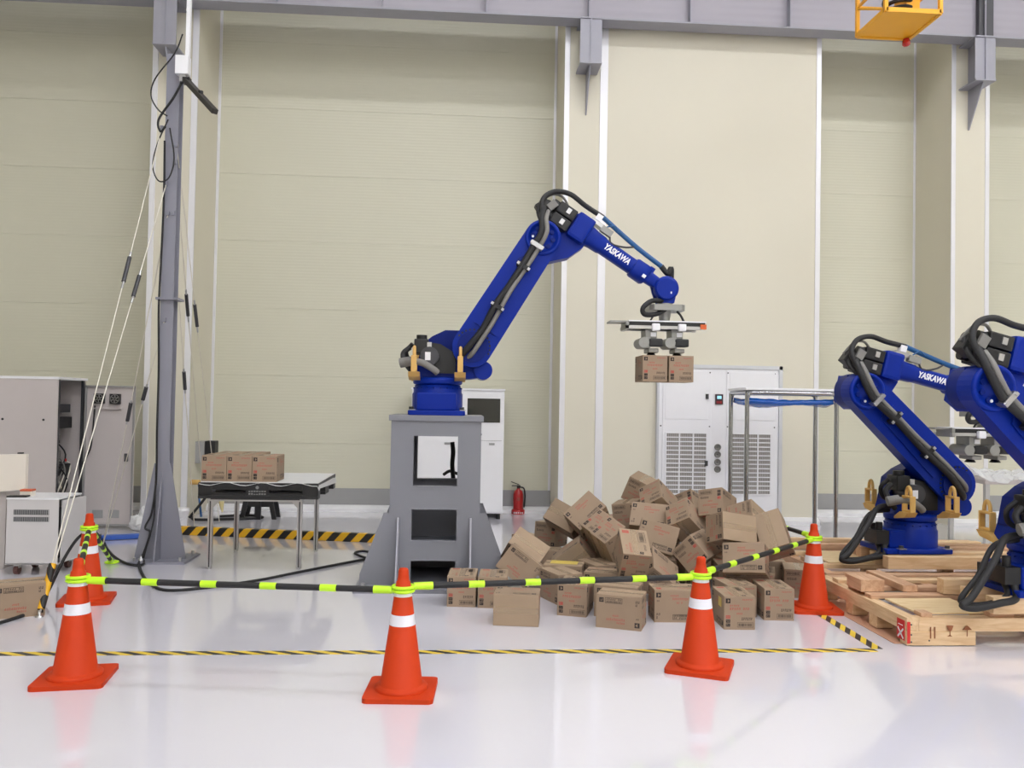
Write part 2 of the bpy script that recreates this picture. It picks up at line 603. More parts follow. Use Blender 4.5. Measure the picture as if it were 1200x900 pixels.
# ------------------------------------------------------------------ yellow crane basket
YN = 8.85
pA, pB = at(1038, 12, YN), at(1102, 17, YN)
zf_ = (pA.z + pB.z) / 2
wx = pB.x - pA.x
t = thing('crane_basket', 'yellow hanging crane basket with mesh sides at the top edge', 'crane', (pA.x, YN, zf_))
dd = 0.66
MB().bx(0, wx, 0, dd, 0, 0.012).build('floor_plate', YELLOWPAINT, t)
for (a, b, c, d) in ((0, wx, -0.02, 0.02), (0, wx, dd - 0.02, dd + 0.02)):
    MB().bx(a, b, c, d, -0.012, 0.04).build('floor_rail', YELLOWPAINT, t)
for x in (0, wx):
    MB().bx(x - 0.02, x + 0.02, 0, dd, -0.012, 0.04).build('floor_rail', YELLOWPAINT, t)
for x in (0, wx):
    for y in (0, dd):
        MB().bx(x - 0.02, x + 0.02, y - 0.02, y + 0.02, 0, 1.0).build('corner_post', YELLOWPAINT, t)
for z in (0.34, 0.98):
    for y in (0, dd):
        MB().bx(0, wx, y - 0.012, y + 0.012, z, z + 0.03).build('side_rail', YELLOWPAINT, t)
    for x in (0, wx):
        MB().bx(x - 0.012, x + 0.012, 0, dd, z, z + 0.03).build('side_rail', YELLOWPAINT, t)
MB().tube([(0, 0, 0.02), (0, dd, 0.34)], 0.014, 6, res=1).build('diagonal_brace', YELLOWPAINT, t)
MB().tube([(0, dd, 0.02), (wx, dd, 0.34)], 0.014, 6, res=1).build('diagonal_brace', YELLOWPAINT, t)
MB().tube([(wx / 2 + .15 * math.cos(a * .5), dd * .5 + .15 * math.sin(a * .5), 0.1 + 0.006 * a) for a in range(40)], 0.022, 8, res=2).build('hose_coil', RUBBER, t)
MB().bx(wx * .55, wx * .8, dd * .3, dd * .7, 0.012, 0.5).build('motor_box', YELLOWPAINT, t)
for x in (0.02, wx - 0.02):
    MB().bx(x - 0.02, x + 0.02, dd / 2 - 0.02, dd / 2 + 0.02, 0.98, ZC - zf_).build('hanger_rod', YELLOWPAINT, t)
bq = MB().lathe((wx * 0.93, dd - 0.03, -0.01), (0, 0, -1), [(0.035, 0), (0.035, 0.02), (0.045, 0.022), (0.045, 0.07), (0.03, 0.085), (0.0, 0.09)], 16)
bq.build('warning_beacon', BEACON, t)['label'] = 'red warning beacon under the basket'

# ------------------------------------------------------------------ steel mast with guy wires
pm = fl(190, 656)
MX, MY = pm.x, pm.y
MT = at(204, 66, MY).z
t = thing('steel_mast', 'tall grey steel mast with flared gusset foot on a base plate', 'mast', (MX, MY, 0))
MB().bx(-0.27, 0.30, -0.25, 0.25, 0, 0.022).build('base_plate', MASTGREY, t)
h = MB()
h.bx(-0.065, 0.065, -0.065, -0.055, 0.02, MT).bx(-0.065, 0.065, 0.055, 0.065, 0.02, MT).bx(-0.005, 0.005, -0.055, 0.055, 0.02, MT)
h.build('post', MASTGREY, t)
for s in (-1, 1):
    MB().prism([(s * 0.065, 0.02), (s * 0.25, 0.02), (s * 0.25, 0.05), (s * 0.08, 0.98), (s * 0.065, 0.98)], -0.065, -0.053).build('gusset_plate', MASTGREY, t)
    MB().prism([(s * 0.065, 0.02), (s * 0.235, 0.02), (s * 0.235, 0.05), (s * 0.065, 0.9)], -0.006, 0.006, 'YZ').build('gusset_plate', MASTGREY, t)
zc_ = at(196, 351, MY).z
MB().bx(-0.1, 0.12, -0.11, 0.09, zc_ - 0.012, zc_ + 0.012).build('collar_plate', MASTGREY, t)
for x, y in ((-0.2, -0.2), (0.24, -0.2), (-0.2, 0.2), (0.24, 0.2)):
    MB().cyl((x, y, 0.022), (x, y, 0.06), 0.014, seg=8, mi=0).build('anchor_bolt', ALU, t)
MB().lathe((-0.15, -0.16, 0.022), (0, 0, 1), [(0.03, 0), (0.03, 0.02), (0.012, 0.025), (0.012, 0.05)], 8).build('anchor_bolt', ALU, t)

def mast_pt(px, py):
    q = at(px, py, MY - 0.07)
    return q


anchorA = fl(46, 723)
anchorB = fl(120, 642)
anchorC = fl(257, 612)
anchorD = fl(240, 600)
tops = [((190, 150), anchorA, 0.33, 'longest guy wire running from the mast top to the striped floor anchor'),
        ((195, 215), anchorA, 0.27, 'second guy wire to the striped floor anchor, below the longest'),
        ((197, 250), anchorB, 0.55, 'guy wire fixed at mid mast running to the floor behind the rear left cone'),
        ((193, 375), anchorB, 0.28, 'lowest left guy wire fixed just below the mast collar'),
        ((207, 170), anchorC, 0.36, 'right guy wire of the mast running down behind the loaded table'),
        ((205, 190), anchorD, 0.30, 'right guy wire of the mast ending beside the wall hoses'),
        ((203, 250), fl(228, 622), 0.45, 'short right guy wire of the mast beside the post')]
for (pt, an, frac, lab) in tops:
    a = mast_pt(*pt)
    g = thing('guy_wire', lab, 'wire', an, 0, 'guy wires of the mast')
    a = a - an
    MB().tube([a, (0, 0, 0.01)], 0.0055, 6, res=1).build('cable', WIRE, g)
    c0, c1 = a * (1 - frac), a * (1 - frac - 0.055)
    MB().cyl(c0, c1, 0.02, seg=8).build('turnbuckle', DKGREY, g)
    MB().cyl(c0 * 1.018, c0, 0.011, seg=6).build('turnbuckle_hook', ALU, g)
    MB().cyl(c1, c1 * 0.975, 0.011, seg=6).build('turnbuckle_hook', ALU, g)
    MB().box(a, (0.03, 0.04, 0.04), 0).build('lug', MASTGREY, g)
    if lab.startswith('longest'):
        d = a.normalized()
        s = MB().cyl(d * 0.06, d * 0.40, 0.026, seg=12).build('hazard_sleeve', HAZ3, g)
        MB().lathe((0, 0, 0), (0, 0, 1), [(0.03, 0), (0.03, 0.008), (0.012, 0.012), (0.012, 0.05)], 10).build('eye_bolt', ALU, g)

# sensor on the mast top
q = at(214, 78, MY - 0.1)
t = thing('line_scanner', 'black bar scanner on a white aluminium bracket at the mast top', 'scanner', q)
MB().bx(-0.06, 0.07, -0.05, 0.05, -0.09, 0.1, 0, 0.006).build('mounting_box', WHITE, t)
MB().bx(0.03, 0.07, -0.02, 0.02, 0.1, 1.1).build('support_pole', WHITE, t)
MB().bx(-0.02, 0.04, -0.03, 0.03, -0.16, -0.09).build('swivel_joint', ALU, t)
e0, e1 = at(219, 95, MY - 0.12) - q, at(252, 131, MY - 0.55) - q
ax = (e1 - e0)
MB().box((e0 + e1) / 2, (ax.length, 0.06, 0.05), 0, ax.to_track_quat('X', 'Z').to_matrix(), 0.006).build('scanner_bar', mat('scanner_dark', (58, 56, 52), 0.5), t)
MB().box(e0, (0.07, 0.07, 0.06), 0).build('bar_clamp', BLACK, t)
MB().cyl(e0.lerp(e1, .5) + Vector((0, 0, .02)), e0.lerp(e1, .5) + Vector((0, 0, .05)), 0.025, seg=10).build('status_knob', BLACK, t)

cab = MB().tube([at(214, 40, MY - .1), at(205, 62, MY - .1), at(182, 92, MY - .12), at(177, 112, MY - .12), at(185, 128, MY - .12), at(196, 136, MY - .12)], 0.007, 6)
cab.tube([at(213, 97, MY - .1), at(203, 115, MY - .13), at(186, 140, MY - .13), at(188, 154, MY - .13), at(194, 148, MY - .13)], 0.012, 6)
cab.tube([at(197, 140, MY - .13), at(184, 170, MY - .13), at(179, 195, MY - .13), at(186, 212, MY - .13), at(198, 208, MY - .13), at(204, 185, MY - .13), at(199, 150, MY - .13)], 0.007, 6)
tag(cab.build('cable_loop', RUBBER), 'loose black cable loops hanging beside the mast top', 'cable')
cab = MB().tube([at(193, 165, MY - .1), at(192, 230, MY - .1), at(189, 300, MY - .1), at(186, 360, MY - .1), at(186, 430, MY - .1), at(184, 500, MY - .1), at(183, 560, MY - .1), at(178, 600, MY - .1), at(170, 618, MY - .12), at(176, 625, MY - .12), at(166, 655, MY - .12)], 0.011, 6)
cab.tube([at(184, 520, MY - .12), at(182, 575, MY - .12), at(180, 610, MY - .12), at(172, 640, MY - .12), at(168, 655, MY - .12)], 0.008, 6)
tag(cab.build('cable_run', RUBBER), 'black cables running down the left side of the mast to the floor', 'cable')

# ------------------------------------------------------------------ pedestal
PY = 7.40
pl, prr = at(457.5, 520, PY), at(563.5, 520, PY)
PXC, PWD = (at(459, 490, PY).x + at(564, 490, PY).x) / 2, 0.80
PZ = at(511, 487, PY).z + 0.0
ped = thing('robot_pedestal', 'tall grey steel pedestal with window cutouts carrying the blue robot', 'pedestal', (PXC, PY + 0.4, 0))
hw = PWD / 2
TP = 0.05


def pz(py):
    return at(511, py, PY).z


openings = [(-0.20, 0.195, pz(570), pz(511)), (-0.205, 0.195, pz(634), pz(597)), (-0.205, 0.19, pz(688), pz(657))]


def holed(y0, y1, ops, x0, x1, z0, z1):
    mb = MB()
    zs = z0
    for (a, b, c, d) in sorted(ops, key=lambda q: q[2]):
        mb.bx(x0, x1, y0, y1, zs, c)
        mb.bx(x0, a, y0, y1, c, d)
        mb.bx(b, x1, y0, y1, c, d)
        zs = d
    mb.bx(x0, x1, y0, y1, zs, z1)
    return mb


holed(-0.40, -0.385, openings, -hw, hw, 0.03, PZ - TP).build('front_plate', PEDGREY, ped)
holed(0.385, 0.40, openings[:1], -hw, hw, 0.03, PZ - TP).build('rear_plate', PEDGREY, ped)
for s in (-1, 1):
    MB().bx(s * hw, s * (hw - 0.015), -0.385, 0.385, 0.03, PZ - TP).build('side_plate', PEDGREY, ped)
for i, (a, b, c, d) in enumerate(openings):        # flanged rims of the cutouts
    for y in ((-0.40, 0.34) if i == 0 else (-0.40,)):
        mb = MB()
        e = .0015
        mb.bx(a - .012, b + .012, y - .004, y + 0.065, c - 0.014, c + e).bx(a - .012, b + .012, y - .004, y + 0.065, d - e, d + 0.008)
        mb.bx(a - .012, a + e, y - .0035, y + 0.0645, c, d).bx(b - e, b + .012, y - .0035, y + 0.0645, c, d)
        mb.build('cutout_rim', PEDGREY, ped)
MB().bx(-hw + .015, hw - .015, -0.385, 0.385, pz(634) - 0.12, pz(634) - 0.08).build('inner_shelf', PEDGREY, ped)
MB().bx(-hw - 0.02, hw + 0.02, -0.42, 0.42, PZ - TP, PZ, 0, 0.004).build('top_plate', PEDGREY, ped)
MB().bx(-0.68, 0.68, -0.62, 0.62, 0, 0.03).build('base_plate', PEDGREY, ped)
for s in (-1, 1):
    for y in (-0.395, 0.38):
        MB().prism([(s * hw, 0.03), (s * 0.65, 0.03), (s * 0.65, 0.12), (s * (hw + 0.05), 0.66), (s * hw, 0.66)], y, y + 0.015).build('wing_gusset', PEDGREY, ped)
    for x in (-0.32, 0.32):
        MB().prism([(s * 0.4, 0.03), (s * 0.6, 0.03), (s * 0.6, 0.05), (s * 0.43, 0.62), (s * 0.4, 0.62)], x - 0.008, x + 0.008, 'YZ').build('rib', STEELGREY, ped)
for x in (-0.6, 0.6):
    for y in (-0.55, 0.55):
        MB().cyl((x, y, 0.03), (x, y, 0.075), 0.02, seg=6).build('anchor_bolt', ALU, ped)


# ------------------------------------------------------------------ industrial robots
def text_mesh(body, size, bold=0.0, shear=0.0, extrude=0.002, sx=1.0):
    cu = bpy.data.curves.new('lettering', 'FONT')
    cu.body = body
    cu.size = size
    cu.offset = bold
    cu.shear = shear
    cu.extrude = extrude
    cu.align_x = 'LEFT'
    o = bpy.data.objects.new('lettering', cu)
    COL.objects.link(o)
    bpy.context.view_layer.update()
    me = bpy.data.meshes.new_from_object(o.evaluated_get(bpy.context.evaluated_depsgraph_get()))
    bpy.data.objects.remove(o)
    bpy.data.curves.remove(cu)
    return me


TXT = text_mesh('YASKAWA', 0.074, 0.0026, 0.22)
TXT.transform(Matrix.Diagonal((0.80, 1.08, 1, 1)))
TXT.materials.clear()
TXT.materials.append(mat('lettering_white', (240, 240, 244), 0.5))


def capsule_poly(p0, r0, p1, r1, n=14):
    """outline of two discs joined by tangents (2D)"""
    p0, p1 = Vector(p0), Vector(p1)
    d = p1 - p0
    L = d.length
    a = math.atan2(d.y, d.x)
    k = math.acos(max(-1, min(1, (r0 - r1) / L)))
    out = []
    for i in range(n + 1):
        t = a - k + 2 * k * i / n
        out.append((p1.x + r1 * math.cos(t), p1.y + r1 * math.sin(t)))
    for i in range(n + 1):
        t = a + k + (2 * math.pi - 2 * k) * i / n
        out.append((p0.x + r0 * math.cos(t), p0.y + r0 * math.sin(t)))
    return out


def robot(label, loc, yaw, base_yaw, la, ua, lettering=True, box_hold=0.0):
    """local frame: +X is the reach direction, -Y the cable side.  la: lean of the lower arm from vertical
    (forward positive), ua: slope of the upper arm (down negative), base_yaw: direction of the connector box"""
    t = thing('industrial_robot', label, 'robot', loc, yaw, 'blue industrial robots')
    RB = Matrix.Rotation(base_yaw, 4, 'Z')
    # --- base
    mb = MB(RB)
    mb.bx(-0.26, 0.26, -0.26, 0.26, 0, 0.045, 0, 0.01).bx(-0.36, -0.2, -0.24, 0.24, 0, 0.045)
    base = mb.build('base_plate', BLUE, t, bevel=0.006)
    for x in (-0.22, 0.22):
        for y in (-0.23, 0.23):
            MB(RB).cyl((x, y, 0.045), (x, y, 0.075), 0.022, seg=6).build('base_bolt', DKGREY, base)
            MB(RB).bx(x - .035, x + .035, y - .035, y + .02, 0.045, 0.052).build('bolt_washer', ALU, base)
    mb = MB(RB).lathe((0, 0, 0.045), (0, 0, 1), [(0.235, 0), (0.235, 0.15), (0.225, 0.165), (0.225, 0.2), (0.215, 0.205), (0.215, 0.23), (0.2, 0.235)], 40)
    bb = mb.build('base_body', BLUE, t)
    for i in range(22):
        a = 2 * math.pi * i / 22
        p = Vector((0.22 * math.cos(a), 0.22 * math.sin(a), 0.243))
        MB().cyl(p, p + Vector((0, 0, 0.012)), 0.009, seg=6).build('flange_bolt', DKBLUE, bb)
    cb = MB(RB).bx(-0.30, -0.1, -0.18, 0.18, 0.045, 0.205, 0, 0.012).build('connector_box', BLUE, t)
    if abs(base_yaw) < 0.1:
        mb = MB(RB)
        mb.bx(-0.42, -0.30, -0.17, 0.05, 0.08, 0.20).bx(-0.40, -0.3, 0.07, 0.16, 0.1, 0.18)
        mb.cyl((-0.36, -0.1, 0.2), (-0.36, -0.1, 0.27), 0.03, seg=10).cyl((-0.36, 0.0, 0.2), (-0.36, 0.0, 0.25), 0.024, seg=10)
        mb.build('connector_plug', BLACK, cb)
        MB().bx(-0.302, -0.298, -0.15, 0.15, 0.06, 0.195).build('connector_panel', ALU, cb)
    # --- turret
    tu = MB()
    tu.lathe((0, 0, 0.28), (0, 0, 1), [(0.2, 0), (0.23, 0.01), (0.23, 0.055), (0.2, 0.07)], 36)
    tu.prism([(-0.22, 0.34), (0.30, 0.34), (0.44, 0.36), (0.46, 0.43), (0.40, 0.50), (0.1, 0.55), (-0.18, 0.47)], -0.13, 0.24)
    tur = tu.build('turret', BLUE, t, bevel=0.008)
    MB().prism([(0.10, 0.50), (0.22, 0.80), (0.06, 0.80), (-0.06, 0.74), (-0.16, 0.66), (-0.2, 0.45), (0.1, 0.42)], 0.02, 0.22).build('turret_yoke', DKBLUE, t, bevel=0.01)
    MB().prism([(-0.056, 0.665), (0.024, 0.655), (0.165, 0.567), (0.165, 0.385), (-0.016, 0.385), (-0.06, 0.5)], -0.17, -0.13).build('cover_plate', BLACK, t)
    MB().cyl((0.42, -0.16, 0.42), (0.42, 0.2, 0.42), 0.085, seg=28).build('front_pivot', BLUE, t)
    # motors
    mo = MB().cyl((-0.075, -0.23, 0.54), (-0.075, 0.1, 0.54), 0.085, seg=24).build('shoulder_motor', DKGREY, t)
    MB().bx(-0.115, -0.065, -0.234, -0.23, 0.50, 0.575).build('rating_plate', WHITE, mo)
    mo = MB().bx(-0.22, -0.09, -0.16, 0.02, 0.56, 0.70, 0, 0.012).build('swing_motor', BLACK, t)
    MB().cyl((-0.155, -0.07, 0.70), (-0.155, -0.07, 0.74), 0.05, seg=14).build('motor_cap', BLACK, mo)
    MB().bx(-0.1, -0.06, -0.17, -0.14, 0.62, 0.67).build('plug', ALU, mo)
    MB().tube([(-0.33, -0.2, 0.47), (-0.25, -0.24, 0.485), (-0.14, -0.25, 0.475), (-0.04, -0.22, 0.42), (0.0, -0.2, 0.39)], 0.032, 10).build('cable_conduit', MIDGREY, t)
    MB().cyl((-0.34, -0.2, 0.47), (-0.24, -0.22, 0.49), 0.045, seg=14).build('conduit_fitting', MIDGREY, t)
    MB().tube([(-0.26, -0.12, 0.62), (-0.32, -0.14, 0.56), (-0.3, -0.17, 0.48), (-0.24, -0.16, 0.40)], 0.024, 8).build('motor_cable', RUBBER, t)
    MB().tube([(-0.24, -0.05, 0.66), (-0.3, -0.02, 0.58), (-0.24, 0.02, 0.48), (-0.1, 0.0, 0.44)], 0.02, 8).build('motor_cable', RUBBER, t)
    # lifting brackets
    for x in (-0.207, 0.207):
        for s in (-1, 1):
            br = MB()
            y = s * 0.32
            br.bx(x - .025, x + .025, y - .07, y - .054, 0.39, 0.535).bx(x - .025, x + .025, y + .054, y + .07, 0.39, 0.535)
            br.bx(x - .025, x + .025, y - .054, y + .054, 0.39, 0.408).bx(x - .025, x + .025, y - .054, y + .054, 0.517, 0.535)
            br.tube([(x, y + .036 * math.cos(k * math.pi / 8), .535 + .078 * math.sin(k * math.pi / 8)) for k in range(9)], .0155, 8, res=2)
            br.prism([(y + .06 * s, .39), (y - .06 * s, .39), (y - .15 * s, .335), (y - .15 * s, .315), (y + .02 * s, .345)], x - .05, x + .05, 'YZ')
            br.build('lifting_bracket', TAN, t, bevel=0.004)
    # --- lower arm
    LP = Vector((0.315, 0.63))
    UP = LP + Vector((math.sin(la), math.cos(la))) * 1.205
    M = Matrix.Translation((LP.x, 0, LP.y)) @ Matrix.Rotation(la, 4, 'Y')       # local z runs along the arm
    ym = -0.06
    a = MB(M)
    a.prism(capsule_poly((0, 0), 0.185, (0, 1.205), 0.168), -0.22, ym)
    arm = a.build('lower_arm', BLUE, t, bevel=0.018)
    c_ = MB(M)
    c_.prism([(-0.12, 0.2), (0.13, 0.2), (0.09, 0.94), (-0.09, 0.94)], -0.236, -0.215)
    c_.build('arm_cheek', BLUE, arm, bevel=0.012)
    MB(M).cyl((0, -0.235, 0), (0, ym, 0), 0.14, seg=36).build('shoulder_disc', DKBLUE, arm)
    MB(M).lathe((0, -0.21, 1.205), (0, -1, 0), [(0.165, 0), (0.165, 0.025), (0.15, 0.03), (0.135, 0.03), (0.13, 0.012), (0.05, 0.012), (0.045, 0.03), (0.0, 0.03)], 40).build('elbow_ring', BLUE, arm)
    for i in range(13):
        g = math.pi * (0.05 + 0.9 * i / 12)
        p = Vector((0.16 * math.cos(g), -0.222, 0.16 * math.sin(g)))
        MB(M).cyl(p, p + Vector((0, -0.008, 0)), 0.01, seg=6).build('ring_bolt', BLACK, arm)
    for i in range(8):
        g = 2 * math.pi * i / 8 + .3
        p = Vector((0.095 * math.cos(g), -0.224, 1.205 + 0.095 * math.sin(g)))
        MB(M).cyl(p, p + Vector((0, -0.014, 0)), 0.02, seg=8).build('ring_bolt', DKBLUE, arm)
    MB(M).cyl((-0.02, -0.237, 0.9), (-0.02, -0.23, 0.9), 0.07, seg=20).build('cast_port', DKBLUE, arm)
    MB(M).cyl((-0.085, -0.243, 1.16), (-0.085, -0.236, 1.16), 0.012, seg=8).build('grease_cap', WHITE, arm)
    MB(M).cyl((-0.1, -0.228, 0.02), (-0.1, -0.219, 0.02), 0.012, seg=8).build('grease_cap', WHITE, arm)
    MB(M).prism(capsule_poly((0.06, 0.1), 0.12, (0.02, 0.95), 0.1), ym, 0.03).build('arm_spine', DKBLUE, arm, bevel=0.01)
    # cables along the lower arm
    y0 = -0.275
    E = Matrix.Translation((UP.x, 0, UP.y)) @ Matrix.Rotation(-ua, 4, 'Y')
    mp_ = lambda pts: [M @ Vector(p) for p in pts]
    ep_ = lambda pts: [E @ Vector(p) for p in pts]
    MB().tube(mp_([(-0.04, -0.15, -0.16), (-0.04, y0 + .03, -0.10), (-0.02, y0, 0.05), (-0.01, y0, 0.2), (-0.03, y0 - .01, 0.43), (-0.02, y0, 0.66), (-0.02, y0 - .01, 0.87), (-0.03, y0, 1.1)]) + ep_([(-0.04, y0, 0.03), (-0.11, y0 + .03, 0.14), (-0.15, -0.17, 0.25)]), 0.03, 10).build('hose_bundle', RUBBER, t)
    MB().tube(mp_([(0.0, -0.16, -0.14), (0.03, y0 + .02, -0.06), (0.035, y0, 0.1), (0.035, y0, 0.3), (0.015, y0 - .01, 0.6), (0.02, y0, 0.87), (0.02, y0, 1.1)]) + ep_([(0.0, y0 - .01, 0.05), (-0.07, y0 + .01, 0.15), (-0.10, -0.18, 0.24)]), 0.022, 8).build('hose_bundle', MIDGREY, t)
    for zc in (0.43, 0.87, 1.1):
        MB(M).bx(-0.07, 0.055, y0 - .035, -0.225, zc - .02, zc + .02).build('hose_clamp', ALU if zc > 1 else BLACK, t)
        for s in (-1, 1):
            MB(M).bx(-0.008 + s * .055 - .012, -0.008 + s * .055 + .012, y0 - .045, y0 - .03, zc - .012, zc + .012).build('clamp_nut', ALU, t)
    # --- elbow and upper arm (local x runs along the arm, origin at the elbow joint)
    E = Matrix.Translation((UP.x, 0, UP.y)) @ Matrix.Rotation(-ua, 4, 'Y')
    eh = MB(E).prism([(-0.12, -0.12), (0.0, -0.175), (0.16, -0.13), (0.30, 0.02), (0.36, 0.18), (0.33, 0.42), (0.14, 0.42), (0.13, 0.18), (-0.13, 0.12)], -0.05, 0.12)
    elb = eh.build('elbow_housing', BLUE, t, bevel=0.025)
    MB(E).bx(0.15, 0.335, -0.13, 0.15, 0.18, 0.44, 0, 0.03).build('gear_case', BLUE, elb)
    MB(E).cyl((0, -0.06, 0), (0, 0.07, 0), 0.165, seg=36).build('elbow_drum', DKBLUE, elb)
    for i, (z0_, y_) in enumerate(((0.36, -0.07), (0.36, 0.08), (0.24, -0.07), (0.24, 0.08))):
        mo = MB(E).bx(-0.05, 0.14, y_ - .062, y_ + .062, z0_ - .055, z0_ + .055, 0, 0.014).build('wrist_motor', BLACK, t)
        MB(E).cyl((-0.11, y_, z0_), (-0.05, y_, z0_), 0.046, seg=14).build('motor_cap', BLACK, mo)
        MB(E).bx(0.04, 0.08, y_ - .075, y_ - .06, z0_ - .02, z0_ + .03).build('plug', ALU, mo)
    MB(E).box((-0.16, -0.07, 0.27), (0.12, 0.12, 0.13), 0, (0, 0.4, 0), 0.01).build('junction_bracket', BLACK, t)
    MB(E).box((-0.1, -0.14, 0.32), (0.07, 0.03, 0.09), 0, (0, 0.3, 0)).build('junction_cover', MIDGREY, t)
    MB(E).tube([(-0.05, 0.0, 0.34), (-0.14, -0.02, 0.36), (-0.2, -0.08, 0.3), (-0.18, -0.14, 0.2), (-0.1, -0.2, 0.12)], 0.02, 8).build('motor_cable', RUBBER, t)
    MB(E).tube([(-0.05, -0.07, 0.24), (-0.13, -0.13, 0.26), (-0.15, -0.18, 0.2), (-0.08, -0.22, 0.13)], 0.016, 8).build('motor_cable', RUBBER, t)
    MB(E).tube([(0.05, 0.0, 0.42), (-0.06, -0.06, 0.46), (-0.16, -0.08, 0.42), (-0.22, -0.05, 0.3)], 0.012, 8).build('motor_cable', MIDGREY, t)
    za = 0.305

    def sec(x, ry, rz, n=24):
        out = []
        for i in range(n):
            g = 2 * math.pi * i / n
            c, s = math.cos(g), math.sin(g)
            k = (abs(c) ** 3.2 + abs(s) ** 3.2) ** (-1 / 3.2)
            out.append((x, ry * c * k, za + rz * s * k))
        return out

    def loft(mb, secs):
        n = len(secs[0])
        vs = [p for s in secs for p in s]
        fs = []
        for k in range(len(secs) - 1):
            for i in range(n):
                j = (i + 1) % n
                fs.append((k * n + i, (k + 1) * n + i, (k + 1) * n + j, k * n + j)[::-1])
        mb.add(vs, fs, 0, True)
        mb.add(secs[0], [tuple(range(n))[::-1]])
        mb.add(secs[-1], [tuple(range(n))])
        return mb

    uarm = loft(MB(E), [sec(0.32, .1, .1), sec(0.40, .088, .088), sec(0.49, .084, .084), sec(0.51, .075, .076), sec(0.86, .0735, .074)]).build('upper_arm', BLUE, t)
    wc = loft(MB(E), [sec(0.855, .085, .085), sec(0.875, .094, .094), sec(1.0, .094, .094), sec(1.02, .08, .08)]).build('wrist_collar', BLUE, uarm)
    MB(E).bx(0.97, 1.005, -.108, -.09, za - .05, za - .02).build('collar_bolt', WHITE, wc)
    MB(E).bx(1.0, 1.05, -.04, .04, za + .05, za + .1).build('collar_lug', BLUE, wc)
    loft(MB(E), [sec(1.02, .06, .062), sec(1.15, .05, .056), sec(1.2, .05, .06)]).build('wrist_neck', BLUE, uarm)
    if lettering:
        lt = obj('lettering', TXT, uarm)
        lt.matrix_local = E @ Matrix.Translation((0.52, -0.0765, za - 0.026)) @ Matrix.Rotation(math.pi / 2, 4, 'X')
    # wrist (stays vertical)
    wp = E @ Vector((1.235, 0, za))
    Wm = Matrix.Translation(wp)
    w = MB(Wm)
    w.lathe((0, -0.1, 0), (0, 1, 0), [(0.09, 0), (0.112, 0.012), (0.118, 0.03), (0.118, 0.17), (0.112, 0.188), (0.09, 0.2)], 36)
    w.prism([(-0.10, 0.02), (0.11, 0.02), (0.075, -0.14), (-0.075, -0.14)], -0.07, 0.07)
    wr = w.build('wrist', BLUE, t, bevel=0.004)
    MB(Wm).cyl((-0.005, -0.103, -0.005), (-0.005, -0.099, -0.005), 0.095, seg=30).build('wrist_cover', BLUE, wr)
    MB(Wm).bx(0.03, 0.042, -0.106, -0.1, -0.055, -0.035).build('grease_cap', WHITE, wr)
    MB(Wm).cyl((-0.06, 0.02, -0.1), (-0.11, 0.02, 0.06), 0.04, seg=12).build('wrist_motor', DKBLUE, wr)
    # over-the-top hose
    hz = [E @ Vector(p) for p in [(-0.10, -0.2, 0.16), (-0.2, -0.17, 0.30), (-0.16, -0.12, 0.44), (-0.02, -0.08, 0.52), (0.16, -0.05, 0.52), (0.36, -0.03, 0.53)]]
    MB().tube(hz, 0.024, 10).build('dress_hose', RUBBER, t)
    hz = [E @ Vector(p) for p in [(0.36, -0.03, 0.53), (0.58, -0.03, 0.50), (0.80, -0.03, 0.475), (1.08, -0.03, 0.46)]]
    MB().tube(hz, 0.024, 10).build('air_hose', BLUEHOSE, t)
    hz = [E @ Vector(p) for p in [(1.08, -0.03, 0.46), (1.17, -0.02, 0.44)]] + [wp + Vector(p) for p in [(0.055, -0.01, 0.2), (0.06, 0.0, 0.1)]]
    MB().tube(hz, 0.027, 10).build('dress_hose', RUBBER, t)
    vb = MB(E).bx(0.27, 0.42, -0.06, 0.06, 0.43, 0.47).build('valve_bracket', ALU, t)
    MB(E).bx(0.40, 0.52, -0.08, -0.02, 0.40, 0.46).build('valve_block', CASTGREY, vb)
    MB(E).bx(0.30, 0.36, -0.07, -0.01, 0.47, 0.53).build('valve_body', WHITE, vb)
    MB(E).tube([(0.5, -0.05, 0.43), (0.56, -0.06, 0.36), (0.68, -0.06, 0.40), (0.76, -0.04, 0.46)], 0.009, 6).build('air_line', DKGREY, t)
    MB(E).tube([(0.44, -0.05, 0.47), (0.5, -0.05, 0.52), (0.56, -0.05, 0.49)], 0.007, 6).build('air_line', BLUEHOSE, t)
    # --- gripper
    G = Matrix.Translation(wp + Vector((0, 0, -0.14)))
    gr = MB(G).prism([(-.17, -.1), (-.13, -.14), (.13, -.14), (.17, -.1), (.17, .1), (.13, .14), (-.13, .14), (-.17, .1)], -0.075, -0.02, 'XY').build('gripper', CASTGREY, t, bevel=0.005)
    gr['label'] = 'grey vacuum gripper with two clamp units'
    MB(G).cyl((0, 0, -0.02), (0, 0, 0.0), 0.075, seg=24).build('tool_flange', CASTGREY, gr)
    MB(G).lathe((0, 0, -0.075), (0, 0, -1), [(0.075, 0), (0.06, 0.02), (0.05, 0.09), (0.065, 0.1)], 24).build('neck', CASTGREY, gr)
    zt = -0.175
    MB(G).bx(-0.37, 0.37, -0.13, 0.13, zt - .012, zt, 0).build('top_plate', WHITE, gr)
    MB(G).bx(-0.36, 0.36, -0.125, 0.12, zt - .05, zt - .012).build('channel', BLACK, gr)
    MB(G).bx(-0.40, 0.34, -0.14, -0.11, zt - .08, zt - .05).build('rail', ALU, gr)
    MB(G).bx(-0.40, 0.34, 0.11, 0.14, zt - .08, zt - .05).build('rail', ALU, gr)
    MB(G).bx(-0.54, -0.36, -0.1, 0.1, zt - .02, zt - .005).build('side_tray', CASTGREY, gr)
    MB(G).bx(-0.40, -0.37, -0.14, 0.1, zt - .09, zt - .01).build('end_bracket', CASTGREY, gr)
